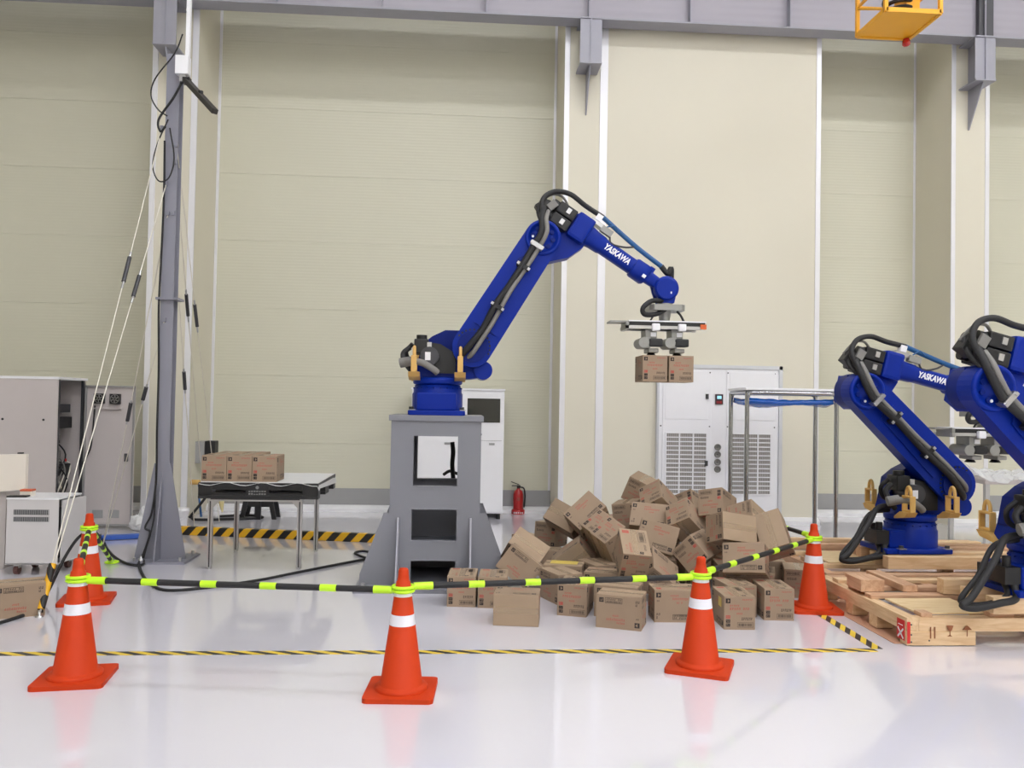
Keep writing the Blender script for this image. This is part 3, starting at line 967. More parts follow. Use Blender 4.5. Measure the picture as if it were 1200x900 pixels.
    MB(G).bx(0.31, 0.365, -0.15, -0.1, zt - .075, zt - .03).build('end_cap', ORANGECAP, gr)
    for x in (-0.155, 0.095):
        MB(G).bx(x - .0, x + .075, -0.17, -0.13, zt - .1, zt - .03, 0, 0.012).build('knob', WHITE, gr)
        u_ = MB(G)
        u_.bx(x - .05, x + .06, -0.10, 0.10, zt - .17, zt - .08).bx(x - .08, x + .0, -0.12, 0.1, zt - .26, zt - .16)
        u_.bx(x - .02, x + .08, -0.1, 0.1, zt - .30, zt - .26)
        u_.build('clamp_unit', CASTGREY, gr, bevel=0.008)
        MB(G).bx(x - .02, x + .11, -0.14, -0.05, zt - .245, zt - .17, 0, 0.014).build('vacuum_ejector', BLACK, gr)
        MB(G).cyl((x - .07, -0.14, zt - .21), (x - .07, 0.1, zt - .21), 0.05, seg=18).build('clamp_cylinder', CASTGREY, gr)
        MB(G).bx(x - .0, x + .05, -0.11, -0.1, zt - .15, zt - .11).build('clamp_window', WHITE, gr)
        MB(G).lathe((x + .03, 0, zt - .30), (0, 0, -1), [(0.03, 0), (0.045, 0.02), (0.05, 0.028)], 14).build('suction_cup', BLACK, gr)
    MB(G).tube([(-0.02, -0.04, 0.02), (-0.15, -0.12, 0.01), (-0.24, -0.14, -0.06), (-0.22, -0.13, -0.12), (-0.1, -0.1, -0.11), (0.0, -0.09, -0.05)], 0.024, 8).build('gripper_hose', RUBBER, gr)
    MB(G).tube([(-0.08, -0.08, -0.08), (-0.13, -0.1, -0.13), (-0.16, -0.1, -0.175)], 0.009, 6).build('gripper_hose', RUBBER, gr)
    MB(G).tube([(0.1, -0.08, -0.08), (0.13, -0.1, -0.12), (0.16, -0.1, -0.175)], 0.011, 6).build('gripper_hose', RUBBER, gr)
    return t, wp


AXX, AXY = at(512.5, 478, PY + 0.40).x, PY + 0.40
la1 = math.atan2(81, 128)
rob1, wp1 = robot('blue robot arm on the tall grey pedestal holding two boxes', (AXX, AXY, PZ), 0.0, math.pi / 2, la1 - .012, -math.radians(33.0))
p2 = fl(1066, 644, 0.35)
rob2, wp2 = robot('blue robot arm on the rear wooden skid, folded back, seen whole', (p2.x, p2.y, 0.35), math.radians(2), 0.0, -math.radians(46), math.radians(-14))
p3 = fl(1222, 692, 0.35)
rob3, wp3 = robot('blue robot arm at the right edge on the front wooden skid, nearest the camera', (p3.x, p3.y, 0.35), math.radians(2), 0.0, -math.radians(46), math.radians(-14))
print('ROB', p2, p3, wp1, PZ)
# thick hoses looping from the robots' connector boxes
for (p, lab) in ((p2, 'thick black hose looping from the rear robot to its skid'), (p3, 'thick black hose looping from the front robot to its skid')):
    c, s = math.cos(math.radians(2)), math.sin(math.radians(2))
    def rl(x, y, z):
        return Vector((p.x + c * x - s * y, p.y + s * x + c * y, 0.35 + z))
    mb = MB()
    mb.tube([rl(-0.24, -0.1, 0.42), rl(-0.40, -0.14, 0.40), rl(-0.52, -0.2, 0.26), rl(-0.72, -0.25, 0.02), rl(-0.80, -0.26, -0.04), rl(-0.70, -0.26, -0.06), rl(-0.5, -0.24, -0.03), rl(-0.36, -0.2, -0.01), rl(-0.33, -0.14, 0.08)], 0.025, 10)
    mb.tube([rl(-0.24, -0.06, 0.38), rl(-0.44, -0.08, 0.34), rl(-0.60, -0.14, 0.14), rl(-0.76, -0.18, -0.03), rl(-0.60, -0.2, -0.05), rl(-0.40, -0.16, 0.0), rl(-0.36, -0.06, 0.1)], 0.02, 10)
    tag(mb.build('robot_hose', RUBBER), lab, 'hose', 'hoses of the skid robots')

# ------------------------------------------------------------------ cardboard boxes
BL, BW, BH = 0.338, 0.233, 0.246


def box_meshes():
    b = MB()
    b.box((0, 0, 0), (BL, BW, BH - 0.008), 0, None, 0.003)
    for s in (-1, 1):
        for k in (-1, 1):
            y0, y1 = (0.0015, BW / 2 - 0.001) if k > 0 else (-BW / 2 + 0.001, -0.0015)
            b.bx(-BL / 2 + .001, BL / 2 - .001, y0, y1, s * (BH / 2 - 0.0045), s * BH / 2, 1)
    body = b.mesh('cardboard_box', [CARD, CARDLIT])
    tp = MB()
    tp.bx(-BL / 2 + .004, BL / 2 - .004, -0.024, 0.024, -.0004, .0004)
    tape = tp.mesh('packing_tape', PACKTAPE)
    rnd = random.Random(5)

    def face(mb, ox, ux, vx, W, H, kind):
        """ux, vx: unit axes of the face; origin ox lower left"""
        n = ux.cross(vx)

        def rect(u0, v0, u1, v1, mi, lift=0.0006):
            q = [ox + ux * (u * W) + vx * (v * H) + n * lift for u, v in ((u0, v0), (u1, v0), (u1, v1), (u0, v1))]
            mb.add(q, [(0, 1, 2, 3)], mi)

        def glyphs(u0, v0, u1, v1, k, mi):
            w = (u1 - u0) / k
            h = v1 - v0
            for i in range(k):
                a = u0 + i * w
                if rnd.random() < 0.08:
                    continue
                st = rnd.randrange(4)
                th = h * 0.2
                rect(a + w * .08, v0 + h * .72, a + w * .78, v0 + h * .72 + th, mi)
                rect(a + w * .12, v0, a + w * .12 + w * .2, v0 + h * .6, mi) if st != 1 else rect(a + w * .08, v0, a + w * .75, v0 + th, mi)
                if st in (0, 2):
                    rect(a + w * .6, v0 + h * .1, a + w * .6 + w * .18, v0 + h, mi)
                if st in (1, 3):
                    rect(a + w * .1, v0 + h * .36, a + w * .7, v0 + h * .36 + th, mi)

        def logo(u, v, s):
            k = W / H
            rect(u, v - s * k, u + s, v, 0)
            c, d = u + s / 2, v - s * k / 2
            rect(c - s * .08, d - s * k * .3, c + s * .08, d + s * k * .3, 2, 0.0011)
            rect(c - s * .08, d - s * k * .1, c + s * .3, d + s * k * .1, 2, 0.0011)

        def frame(u0, v0, u1, v1):
            e, k = 0.008, W / H
            rect(u0, v0, u1, v0 + e * k, 0)
            rect(u0, v1 - e * k, u1, v1, 0)
            rect(u0, v0, u0 + e, v1, 0)
            rect(u1 - e, v0, u1, v1, 0)

        def bars(u0, v0, u1, v1):
            x = u0
            while x < u1:
                w = rnd.uniform(.006, .016)
                rect(x, v0, min(x + w, u1), v1, 0)
                x += w + rnd.uniform(.006, .014)

        if kind == 'end':
            logo(.05, .95, .15)
            glyphs(.58, .89, .92, .94, 7, 1)
            glyphs(.18, .70, .5, .76, 5, 1)
            glyphs(.18, .59, .82, .67, 9, 1)
            glyphs(.40, .45, .6, .51, 4, 1)
            for v in (.33, .2, .08):
                rect(.06, v, .2, v + .1, 1 if v > .3 else 0)
                glyphs(.07, v + .02, .19, v + .08, 2, 2)
            glyphs(.56, .28, .92, .37, 6, 0)
            frame(.43, .06, .94, .21)
            bars(.47, .09, .9, .18)
        elif kind == 'side':
            logo(.035, .93, .11)
            glyphs(.05, .64, .12, .69, 2, 0)
            glyphs(.36, .80, .55, .86, 5, 1)
            glyphs(.36, .69, .78, .77, 10, 1)
            glyphs(.5, .58, .64, .64, 4, 1)
            for v in (.2, .1):
                glyphs(.04, v, .14, v + .08, 2, 0)
            frame(.42, .07, .80, .24)
            bars(.44, .17, .78, .22)
            glyphs(.44, .09, .78, .15, 8, 0)
            rect(.83, .08, .93, .22, 0)
            glyphs(.84, .11, .92, .19, 1, 2)
        else:
            glyphs(.08, .66, .45, .74, 8, 1)
            glyphs(.12, .80, .36, .86, 6, 1)
            rect(.82, .66, .93, .9, 1)
            glyphs(.83, .7, .92, .87, 2, 2)
            frame(.5, .1, .9, .38)
            bars(.53, .16, .87, .32)
            logo(.04, .4, .09)
            glyphs(.18, .14, .42, .22, 6, 0)

    pm_ = MB()
    X, Y, Z = Vector((1, 0, 0)), Vector((0, 1, 0)), Vector((0, 0, 1))
    h = (BH - .008) / 2
    face(pm_, Vector((BL / 2, -BW / 2, -h)), Y, Z, BW, 2 * h, 'end')
    face(pm_, Vector((-BL / 2, BW / 2, -h)), -Y, Z, BW, 2 * h, 'end')
    face(pm_, Vector((-BL / 2, -BW / 2, -h)), X, Z, BL, 2 * h, 'side')
    face(pm_, Vector((BL / 2, BW / 2, -h)), -X, Z, BL, 2 * h, 'side')
    face(pm_, Vector((-BL / 2, -BW / 2, BH / 2)), X, Y, BL, BW, 'top')
    pr = pm_.mesh('print', [INKK, INKR, CARD])
    return body, tape, pr


BODY, TAPEM, PRINT = box_meshes()


def cbox(label, loc, q=None, rz=None, group='cardboard boxes of the tumbled pile'):
    o = obj('cardboard_box', BODY, None, loc, q if q is not None else (0, 0, rz or 0.0))
    tag(o, label, 'box', group)
    obj('print', PRINT, o)['kind'] = 'stuff'
    for s in (-1, 1):
        obj('packing_tape', TAPEM, o, (0, 0, s * (BH / 2 + .0006)))
    return o


PILE = [
    ('01', (0.564, 7.354, 0.210), (0.312, -0.089, -0.945, 0.037)),
    ('02', (0.631, 7.648, 0.280), (0.221, -0.199, -0.890, -0.346)),
    ('03', (0.970, 8.531, 0.315), (0.032, 0.511, -0.859, 0.003)),
    ('04', (1.071, 8.196, 0.507), (0.037, -0.326, -0.783, -0.528)),
    ('05', (1.237, 7.884, 0.590), (0.872, -0.330, -0.357, -0.053)),
    ('06', (0.774, 8.828, 0.123), (0.000, 0.486, 0.874, 0.000)),
    ('07', (0.836, 8.050, 0.123), (0.000, 0.123, 0.992, 0.000)),
    ('08', (1.088, 7.726, 0.211), (0.690, -0.631, -0.143, -0.324)),
    ('09', (0.948, 7.303, 0.123), (0.000, 0.122, 0.993, 0.000)),
    ('10', (0.882, 6.986, 0.123), (0.000, 0.564, 0.826, 0.000)),
    ('11', (1.264, 7.381, 0.123), (0.000, 0.574, 0.819, 0.000)),
    ('12', (0.955, 6.598, 0.123), (0.000, -0.586, 0.811, 0.000)),
    ('13', (1.280, 6.486, 0.123), (0.000, 0.211, 0.977, 0.000)),
    ('14', (1.241, 6.180, 0.123), (0.000, 0.189, 0.982, 0.000)),
    ('15', (1.684, 6.378, 0.123), (0.000, 0.011, 1.000, 0.000)),
    ('16', (2.110, 6.228, 0.123), (-0.000, -0.720, -0.694, -0.000)),
    ('17', (2.519, 6.488, 0.123), (-0.000, -0.732, -0.681, -0.000)),
    ('18', (2.239, 6.586, 0.123), (0.000, 0.679, 0.734, 0.000)),
    ('19', (2.389, 6.743, 0.384), (0.950, -0.198, 0.003, -0.240)),
    ('20', (2.865, 7.580, 0.123), (0.000, 0.123, 0.992, 0.000)),
    ('21', (3.022, 7.221, 0.123), (-0.000, -0.812, -0.583, -0.000)),
    ('22', (2.325, 6.936, 0.607), (0.574, -0.803, -0.067, 0.148)),
    ('23', (2.711, 6.973, 0.559), (0.126, -0.674, -0.546, -0.481)),
    ('24', (2.639, 7.378, 0.612), (0.427, -0.814, -0.121, 0.375)),
    ('25', (2.410, 7.572, 0.723), (0.132, 0.406, -0.890, 0.162)),
    ('27', (2.317, 8.106, 0.628), (0.109, 0.367, -0.879, 0.283)),
    ('28', (2.104, 7.523, 0.584), (0.837, -0.362, 0.216, 0.348)),
    ('29', (1.957, 7.962, 0.711), (0.830, -0.378, 0.200, 0.357)),
    ('30', (1.865, 8.425, 0.793), (0.064, 0.520, -0.828, -0.200)),
    ('31', (1.687, 8.139, 0.578), (0.047, 0.833, 0.549, 0.052)),
    ('32', (1.806, 7.735, 0.567), (0.941, -0.298, 0.073, -0.143)),
    ('34', (1.774, 7.301, 0.478), (0.980, -0.109, 0.137, -0.095)),
    ('35', (1.412, 7.437, 0.407), (0.841, 0.019, 0.464, 0.279)),
    ('36', (1.362, 7.676, 0.441), (0.841, 0.017, 0.465, 0.278)),
    ('37', (1.440, 6.758, 0.430), (0.696, 0.203, -0.141, 0.674)),
    ('39', (1.681, 6.947, 0.235), (0.217, 0.287, -0.847, 0.391)),
    ('40', (2.078, 7.092, 0.398), (0.190, -0.413, 0.830, -0.323)),
    ('42', (0.056, 6.894, 0.123), (-0.000, -0.732, -0.682, -0.000)),
    ('43', (0.306, 6.855, 0.123), (-0.000, -0.737, -0.676, -0.000)),
    ('44', (0.463, 6.271, 0.117), (0.705, -0.705, 0.049, -0.049)),
    ('45', (-3.273, 6.482, 0.123), (0.000, -0.219, 0.976, 0.000)),
    ('F', (2.548, 7.757, 0.123), (0.656, 0.000, 0.000, 0.755)),
    ('F', (2.115, 8.462, 0.123), (1.000, 0.000, 0.000, 0.012)),
    ('F', (1.599, 8.342, 0.123), (1.000, 0.000, 0.000, -0.028)),
    ('F', (2.640, 7.075, 0.123), (0.823, 0.000, 0.000, 0.567)),
    ('F', (1.841, 7.595, 0.123), (0.997, 0.000, 0.000, -0.074)),
    ('F', (2.134, 7.972, 0.123), (1.000, 0.000, 0.000, 0.030)),
    ('F', (1.544, 7.972, 0.123), (0.774, 0.000, 0.000, 0.633)),
    ('F', (2.457, 7.388, 0.123), (0.759, 0.000, 0.000, 0.651)),
    ('F', (1.755, 7.313, 0.123), (0.991, 0.000, 0.000, -0.132)),
    ('F', (2.504, 8.248, 0.123), (0.674, 0.000, 0.000, 0.739)),
    ('F', (1.267, 6.988, 0.123), (0.985, 0.000, 0.000, -0.173)),
    ('F', (1.287, 8.156, 0.123), (0.685, 0.000, 0.000, 0.729)),
    ('F', (1.733, 8.654, 0.123), (0.996, 0.000, 0.000, -0.087)),
    ('F', (1.788, 7.920, 0.123), (0.772, 0.000, 0.000, 0.635)),
    ('F', (2.202, 7.614, 0.123), (0.722, 0.000, 0.000, 0.692)),
    ('F', (2.444, 7.872, 0.372), (0.695, 0.000, 0.000, 0.719)),
    ('F', (2.143, 8.507, 0.372), (0.995, 0.000, 0.000, 0.099)),
    ('F', (1.713, 8.538, 0.372), (0.685, 0.000, 0.000, 0.729)),
    ('F', (1.383, 8.113, 0.372), (0.820, 0.000, 0.000, 0.573)),
    ('F', (2.517, 8.319, 0.372), (0.535, 0.000, 0.000, 0.845)),
]
BOXLAB = {
    '01': 'cardboard box tipped against the pile, front one of the leaning pair beside the pedestal wing',
    '02': 'cardboard box of the leaning pair beside the pedestal wing, partly hidden by the other',
    '03': 'upright cardboard box at the left shoulder of the pile, under the long slanted one',
    '04': 'cardboard box slanting down left on the pile, near the upright left shoulder box',
    '05': 'cardboard box high on the left slope, its long printed side slanting up towards the column',
    '06': 'cardboard box on the floor at the far left rear of the pile',
    '07': 'low cardboard box on the floor behind the yellow stained one',
    '08': 'cardboard box tilted on an edge, its dark underside showing, left middle of the pile',
    '09': 'cardboard box on the floor with a yellow sticker along its top, left of the pile',
    '10': 'cardboard box on the floor turned cornerwise behind the front end-on box',
    '11': 'cardboard box on the floor turned cornerwise under the big tumbled boxes left of centre',
    '12': 'cardboard box with printed end facing front, second from the left of the front row',
    '13': 'cardboard box squeezed just behind the foremost box of the pile',
    '14': 'foremost cardboard box of the pile, long printed side facing front',
    '15': 'front row cardboard box half hidden by the cone before the pile',
    '16': 'front row cardboard box right of the cone with a yellow sticker',
    '17': 'rightmost cardboard box of the front row, printed end facing front',
    '18': 'cardboard box between the front row right of the cone and the raised box behind',
    '19': 'raised cardboard box with long printed side under the taped plain one at the right',
    '20': 'cardboard box at the right foot of the pile behind the barrier bar',
    '21': 'cardboard box at the right foot of the pile beside the rear right cone',
    '22': 'cardboard box showing a plain face with glossy packing tape, upper right of the pile',
    '23': 'cardboard box leaning at the right end of the pile, plain flap seam running down',
    '24': 'cardboard box peeping over the right end of the pile in front of the grille',
    '25': 'cardboard box standing on the top right of the pile below the vent gauges',
    '27': 'cardboard box half hidden between the two right summit boxes',
    '28': 'cardboard box tipped on its corner at the upper centre, dark underside and logo showing',
    '29': 'cardboard box near the summit tipped on its corner in front of the topmost one',
    '30': 'topmost cardboard box of the pile, left of the vent grille',
    '31': 'upright cardboard box in shade under the summit boxes, left of centre',
    '32': 'cardboard box lying on its side just below the summit, long print facing out',
    '34': 'cardboard box slanting right in the very middle of the pile, long print facing up front',
    '35': 'cardboard box standing on end with its printed end up, left of the pile centre',
    '36': 'cardboard box standing on end directly behind the left centre one',
    '37': 'cardboard box leaning back with bright printed end just above the barrier bar',
    '39': 'cardboard box wedged low behind the front row, slanting right beside the bright leaning box',
    '40': 'cardboard box tilted diagonally behind the cone with the bent barrier',
    '42': 'left one of the two cardboard boxes side by side in front of the pedestal',
    '43': 'right one of the two cardboard boxes side by side in front of the pedestal',
    '44': 'plain cardboard box lying with its flaps to the front, ahead of the pedestal pair',
    '45': 'cardboard box alone on the floor at the left edge below the white cart cabinet',
}
FLIP = {k: (180, 0, 0) for k in ('12', '15', '16', '17', '18', '42', '43')}
for (k, loc, q) in PILE:
    q = Quaternion(q)
    if k in FLIP:
        q = q @ Euler(tuple(math.radians(a) for a in FLIP[k])).to_quaternion()
    o = cbox(BOXLAB.get(k, 'cardboard box buried deep inside the pile'), loc, q)
    if k in ('09', '16'):
        s = MB()
        if k == '09':
            s.bx(-0.12, 0.12, -0.07, 0.07, 0, 0.001)
            s.build('sticker', YELTAPE, o, (0, -0.03, (BH / 2 + .001)))
            MB().bx(-0.12, 0.12, -0.07, 0.07, 0, 0.001).build('sticker', YELTAPE, o, (0, 0.03, -(BH / 2 + .002)))
        else:
            for sg in (-1, 1):
                MB().bx(-0.04, 0.04, 0, 0.001, -0.035, 0.035).build('sticker', YELTAPE, o, (-0.06, sg * (BW / 2 + .001), 0.06 * (1 if q.to_matrix()[2][2] > 0 else -1)))

# boxes held by the gripper
gp = Vector((AXX, AXY, PZ)) + wp1
for i, lab in enumerate(('left one of the two cardboard boxes hanging from the robot gripper', 'right one of the two cardboard boxes hanging from the robot gripper')):
    cbox(lab, (gp.x - 0.125 + i * 0.25, gp.y, gp.z - 0.14 - 0.175 - 0.33 - BH / 2), None, -math.pi / 2, 'boxes held by the gripper')

# ------------------------------------------------------------------ traffic cones and barrier bars
CS = 0.96
cone_base = MB()
bq = []
hb = 0.195
for cx, cy, a0 in ((hb - .03, hb - .03, 0), (-hb + .03, hb - .03, 90), (-hb + .03, -hb + .03, 180), (hb - .03, -hb + .03, 270)):
    for k in range(5):
        a = math.radians(a0 + 90 * k / 4)
        bq.append((cx + .03 * math.cos(a), cy + .03 * math.sin(a)))
cone_base.prism(bq, 0.0, 0.026, 'XY')
CONEBASE = cone_base.mesh('base', ORANGE)


def rz_(z):
    return 0.118 - (0.118 - 0.040) * (z - 0.04) / 0.59


CONEBODY = MB().lathe((0, 0, 0.026), (0, 0, 1), [(0.15, 0), (0.15, 0.012), (0.142, 0.02), (0.126, 0.024), (0.119, 0.03), (rz_(.63), 0.60), (0.034, 0.604), (0.03, 0.635), (0.028, 0.664), (0.022, 0.674), (0.0, 0.676)], 40).mesh('cone_body', ORANGE)
BAND1 = MB().lathe((0, 0, 0), (0, 0, 1), [(rz_(.385) + .0015, .385), (rz_(.445) + .0015, .445)], 40).mesh('reflective_band', REFLWHITE)
BAND2 = MB().lathe((0, 0, 0), (0, 0, 1), [(rz_(.545) + .0015, .545), (rz_(.60) + .0015, .60)], 40).mesh('reflective_band', REFLWHITE)
cones = {}
for key, (px, py), rz, lab in (('1', (88, 796), 8, 'orange traffic cone in front at the left end of the barrier'),
                               ('2', (470, 811), -3, 'orange traffic cone in front of the pedestal'),
                               ('3', (820, 783), -24, 'orange traffic cone in front of the box pile'),
                               ('4', (953, 714), -8, 'orange traffic cone beside the front wooden skid'),
                               ('5', (102, 704), 14, 'orange traffic cone behind the left front one, near the white cart cabinet')):
    p = fl(px, py)
    t = thing('traffic_cone', lab, 'cone', p, math.radians(rz), 'orange traffic cones')
    obj('base', CONEBASE, t)
    obj('cone_body', CONEBODY, t)
    obj('reflective_band', BAND1, t)
    obj('reflective_band', BAND2, t)
    cones[key] = p
pe = fl(914, 619, 0.57)
d4 = (pe - Vector((cones['4'].x, cones['4'].y, 0.57))).normalized()
RINGZ = 0.575


def barrier(a, b, label, za=RINGZ, zb_=RINGZ, ring_b=True):
    a = Vector((a.x, a.y, za))
    b = Vector((b.x, b.y, zb_))
    t = thing('barrier_bar', label, 'barrier', a, 0, 'black and lime barrier bars')
    d = b - a
    n = d.normalized()
    L = d.length
    for p, s in ((Vector((0, 0, 0)), 1), (d, -1)):
        if s < 0 and not ring_b:
            nr = n
        MB().tube([p + Vector((0.058 * math.cos(k * math.pi / 8), 0.058 * math.sin(k * math.pi / 8), 0)) for k in range(16)], 0.010, 10, res=2, closed=True).build('end_ring', LIME, t)
        q0, q1 = p + n * s * 0.06, p + n * s * 0.17
        MB().cyl(q0, q1, 0.021, 0.023, 14).build('end_sleeve', LIME, t)
    MB().cyl(n * 0.16, n * (L - 0.16), 0.018, seg=14).build('pole', RUBBER, t)
    for k in range(4):
        c = n * (0.17 + (L - 0.34) * (k + 0.75) / 4.5)
        MB().cyl(c - n * 0.047, c + n * 0.047, 0.0205, seg=14).build('lime_sleeve', LIME, t)
    return t


barrier(cones['1'], cones['2'], 'black barrier bar with lime sleeves between the left front cone and the pedestal cone')
barrier(cones['2'], cones['3'], 'black barrier bar with lime sleeves in front of the box pile', RINGZ + .021, RINGZ)
barrier(cones['3'], cones['4'], 'black barrier bar with lime sleeves rising to the cone beside the skid', RINGZ + .021, RINGZ)
barrier(cones['1'], cones['5'], 'foreshortened black barrier bar with lime sleeves between the two left cones', RINGZ + .021, RINGZ)
e4 = Vector((cones['4'].x, cones['4'].y, 0)) + Vector((d4.x, d4.y, 0)) * 2.35
barrier(cones['4'], e4, 'black barrier bar running back behind the right end of the pile', RINGZ + .021, RINGZ)
t = thing('traffic_cone', 'orange traffic cone hidden behind the right end of the box pile', 'cone', e4, 0.2, 'orange traffic cones')
for nm, me in (('base', CONEBASE), ('cone_body', CONEBODY), ('reflective_band', BAND1), ('reflective_band', BAND2)):
    obj(nm, me, t)
barrier(cones['5'], fl(131, 661), 'black barrier bar slanting from the rear left cone down to the floor', RINGZ + .021, 0.02)

# ------------------------------------------------------------------ floor tape
def tape(p, q, w, label):
    p, q = Vector((p.x, p.y, 0)), Vector((q.x, q.y, 0))
    d = q - p
    o = MB().bx(0, d.length, -w / 2, w / 2, 0.0004, 0.0022).build('floor_tape', HAZ, None, p, (0, 0, math.atan2(d.y, d.x)))
    return tag(o, label, 'tape')


tr = fl(1026, 762)
tape(Vector((-5.5, fl(0, 767).y - 0.02, 0)), tr, 0.075, 'long black and yellow floor tape across the foreground')
tape(tr + Vector((0.03, 0.03, 0)), fl(955, 716), 0.075, 'short black and yellow floor tape running back under the cone beside the skid')
g0, g1 = fl(205, 626), fl(450, 636)
d = g1 - g0
tag(MB().bx(0, d.length, -0.04, 0.04, 0.001, 0.10, 0, 0.008).build('hazard_guard', HAZ2, None, g0, (0, 0, math.atan2(d.y, d.x))), 'yellow and black striped guard rail on the floor behind the table', 'guard rail')

# ------------------------------------------------------------------ aluminium table, pallet, boxes on it
TX0, TX1, TY0, TY1 = fl(243, 668).x, fl(350, 667).x, 8.2, 9.15
TZ = 0.70
t = thing('aluminium_table', 'aluminium profile table frame carrying the black pallet', 'table', ((TX0 + TX1) / 2, (TY0 + TY1) / 2, 0))
hx, hy = (TX1 - TX0) / 2, (TY1 - TY0) / 2
for x in (-hx, hx):
    for y in (-hy, hy):
        l_ = MB().bx(x - .022, x + .022, y - .022, y + .022, 0.02, TZ - .045).build('leg', ALU, t, bevel=0.002)
        MB().bx(x - .006, x + .006, y - .0235, y - .021, 0.02, TZ - .045).build('slot', DKGREY, l_)
        MB().cyl((x, y, 0), (x, y, 0.02), 0.02, seg=12).build('foot', ALU, l_)
for y in (-hy, hy):
    l_ = MB().bx(-hx - .022, hx + .022, y - .022, y + .022, TZ - .045, TZ).build('top_rail', ALU, t)
    MB().bx(-hx, hx, y - .0235, y - .021, TZ - .03, TZ - .018).build('slot', DKGREY, l_)
for x in (-hx, hx):
    MB().bx(x - .022, x + .022, -hy, hy, TZ - .045, TZ).build('top_rail', ALU, t)
    for y in (-hy, hy):
        s = 1 if x < 0 else -1
        MB().prism([(x + s * .022, TZ - .045), (x + s * .08, TZ - .045), (x + s * .022, TZ - .11)], y - .012, y + .012).build('corner_brace', ALU, t)
# pallet
q0 = at(232, 570, 8.0)
PLX, PLW, PLZ = q0.x, 1.12, TZ
t = thing('plastic_pallet', 'black plastic pallet lying on the aluminium table', 'pallet', (PLX, 8.0, PLZ))
for (a, b) in ((0, 0.13), (0.44, 0.66), (0.97, 1.12)):
    for (c, d_) in ((0, 0.13), (0.44, 0.66), (0.97, 1.1)):
        MB().bx(a, b, c, d_, 0.03, 0.125, 0, 0.006).build('block', BLACK, t)
MB().bx(0, PLW, 0, 1.1, 0.122, 0.15, 0, 0.004).build('deck', BLACK, t)
for c, d_ in ((0, 0.13), (0.44, 0.66), (0.97, 1.1)):
    MB().bx(0, PLW, c, d_, 0.0, 0.03, 0, 0.004).build('bottom_board', BLACK, t)
for (a, b) in ((0.13, 0.44), (0.66, 0.97)):
    MB().bx(a, b, 0.005, 0.02, 0.085, 0.122).build('front_web', BLACK, t)
    MB().bx(a, b, 0.006, 0.018, 0.03, 0.055).build('front_web', BLACK, t)
stamp = MB()
rs = random.Random(2)
for r_ in range(2):
    for k in range(7):
        stamp.bx(0.47 + k * .024, 0.487 + k * .024, -0.0015, 0.0, 0.04 + r_ * .026, 0.04 + r_ * .026 + rs.uniform(.008, .016))
stamp.cyl((0.55, -0.0015, 0.108), (0.55, 0.0, 0.108), 0.016, seg=12)
stamp.build('moulded_mark', mat('mark_grey', (120, 120, 120), .6), t)
# white sheet on the pallet with a drooping corner
sv, sf = [], []
NX, NY = 24, 20
rs = random.Random(8)
for j in range(NY + 1):
    for i in range(NX + 1):
        x, y = 0.01 + (PLW + 0.03) * i / NX, -0.006 + 1.12 * j / NY
        z = 0.153 + rs.uniform(0, 0.002)
        over = max(0, x - PLW + .0) + max(0, y - 1.1)
        if y < 0.03:
            z -= 0.03 * (0.5 + 0.5 * math.sin(i * 0.9)) * (1 if j == 0 else 0.0)
            if j == 0:
                y = -0.008
        if i == NX:
            z -= 0.05 + 0.05 * (j / NY)
            x = PLW + 0.012
        sv.append((x, y, z))
for j in range(NY):
    for i in range(NX):
        a = j * (NX + 1) + i
        sf.append((a, a + 1, a + NX + 2, a + NX + 1))
sm_ = MB()
sm_.add(sv, sf, 0, False)
so = sm_.build('white_sheet', SHEET, None, (PLX, 8.0, PLZ))
md = so.modifiers.new('thickness', 'SOLIDIFY')
md.thickness = 0.002
tag(so, 'thin white sheet spread over the black pallet', 'sheet')
zt_ = PLZ + 0.157
ex = at(235.5, 555, 8.05).x
for i in range(3):
    cbox('cardboard box on the pallet table, %s of the front three' % ('leftmost', 'middle one', 'rightmost')[i], (ex + BW / 2 + i * (BW + .004), 8.06 + BL / 2, zt_ + BH / 2), None, -math.pi / 2, 'boxes on the pallet table')
for i in range(2):
    cbox('cardboard box in the rear row on the pallet table, %s one' % ('left', 'right')[i], (ex + BW / 2 + 0.02 + i * (BW + .005), 8.06 + BL * 1.5 + .012, zt_ + BH / 2), None, -math.pi / 2, 'boxes on the pallet table')
# black stool behind the table
ps = fl(305, 607)
t = thing('plastic_stool', 'black plastic stool standing behind the pallet table', 'stool', ps)
MB().bx(-0.17, 0.17, -0.14, 0.14, 0.40, 0.43, 0, 0.01).build('seat', BLACK, t)
for x in (-1, 1):
    for y in (-1, 1):
        MB().prism([(x * .10, .40), (x * .17, .40), (x * .25, 0), (x * .19, 0)], y * .13 - .02, y * .13 + .02).build('leg', BLACK, t)
for y in (-1, 1):
    MB().bx(-0.16, 0.16, y * .13 - .012, y * .13 + .012, 0.17, 0.30).build('apron', BLACK, t)
MB().bx(-0.04, 0.04, -0.17, -0.12, 0.0, 0.40).build('front_leg', BLACK, t)

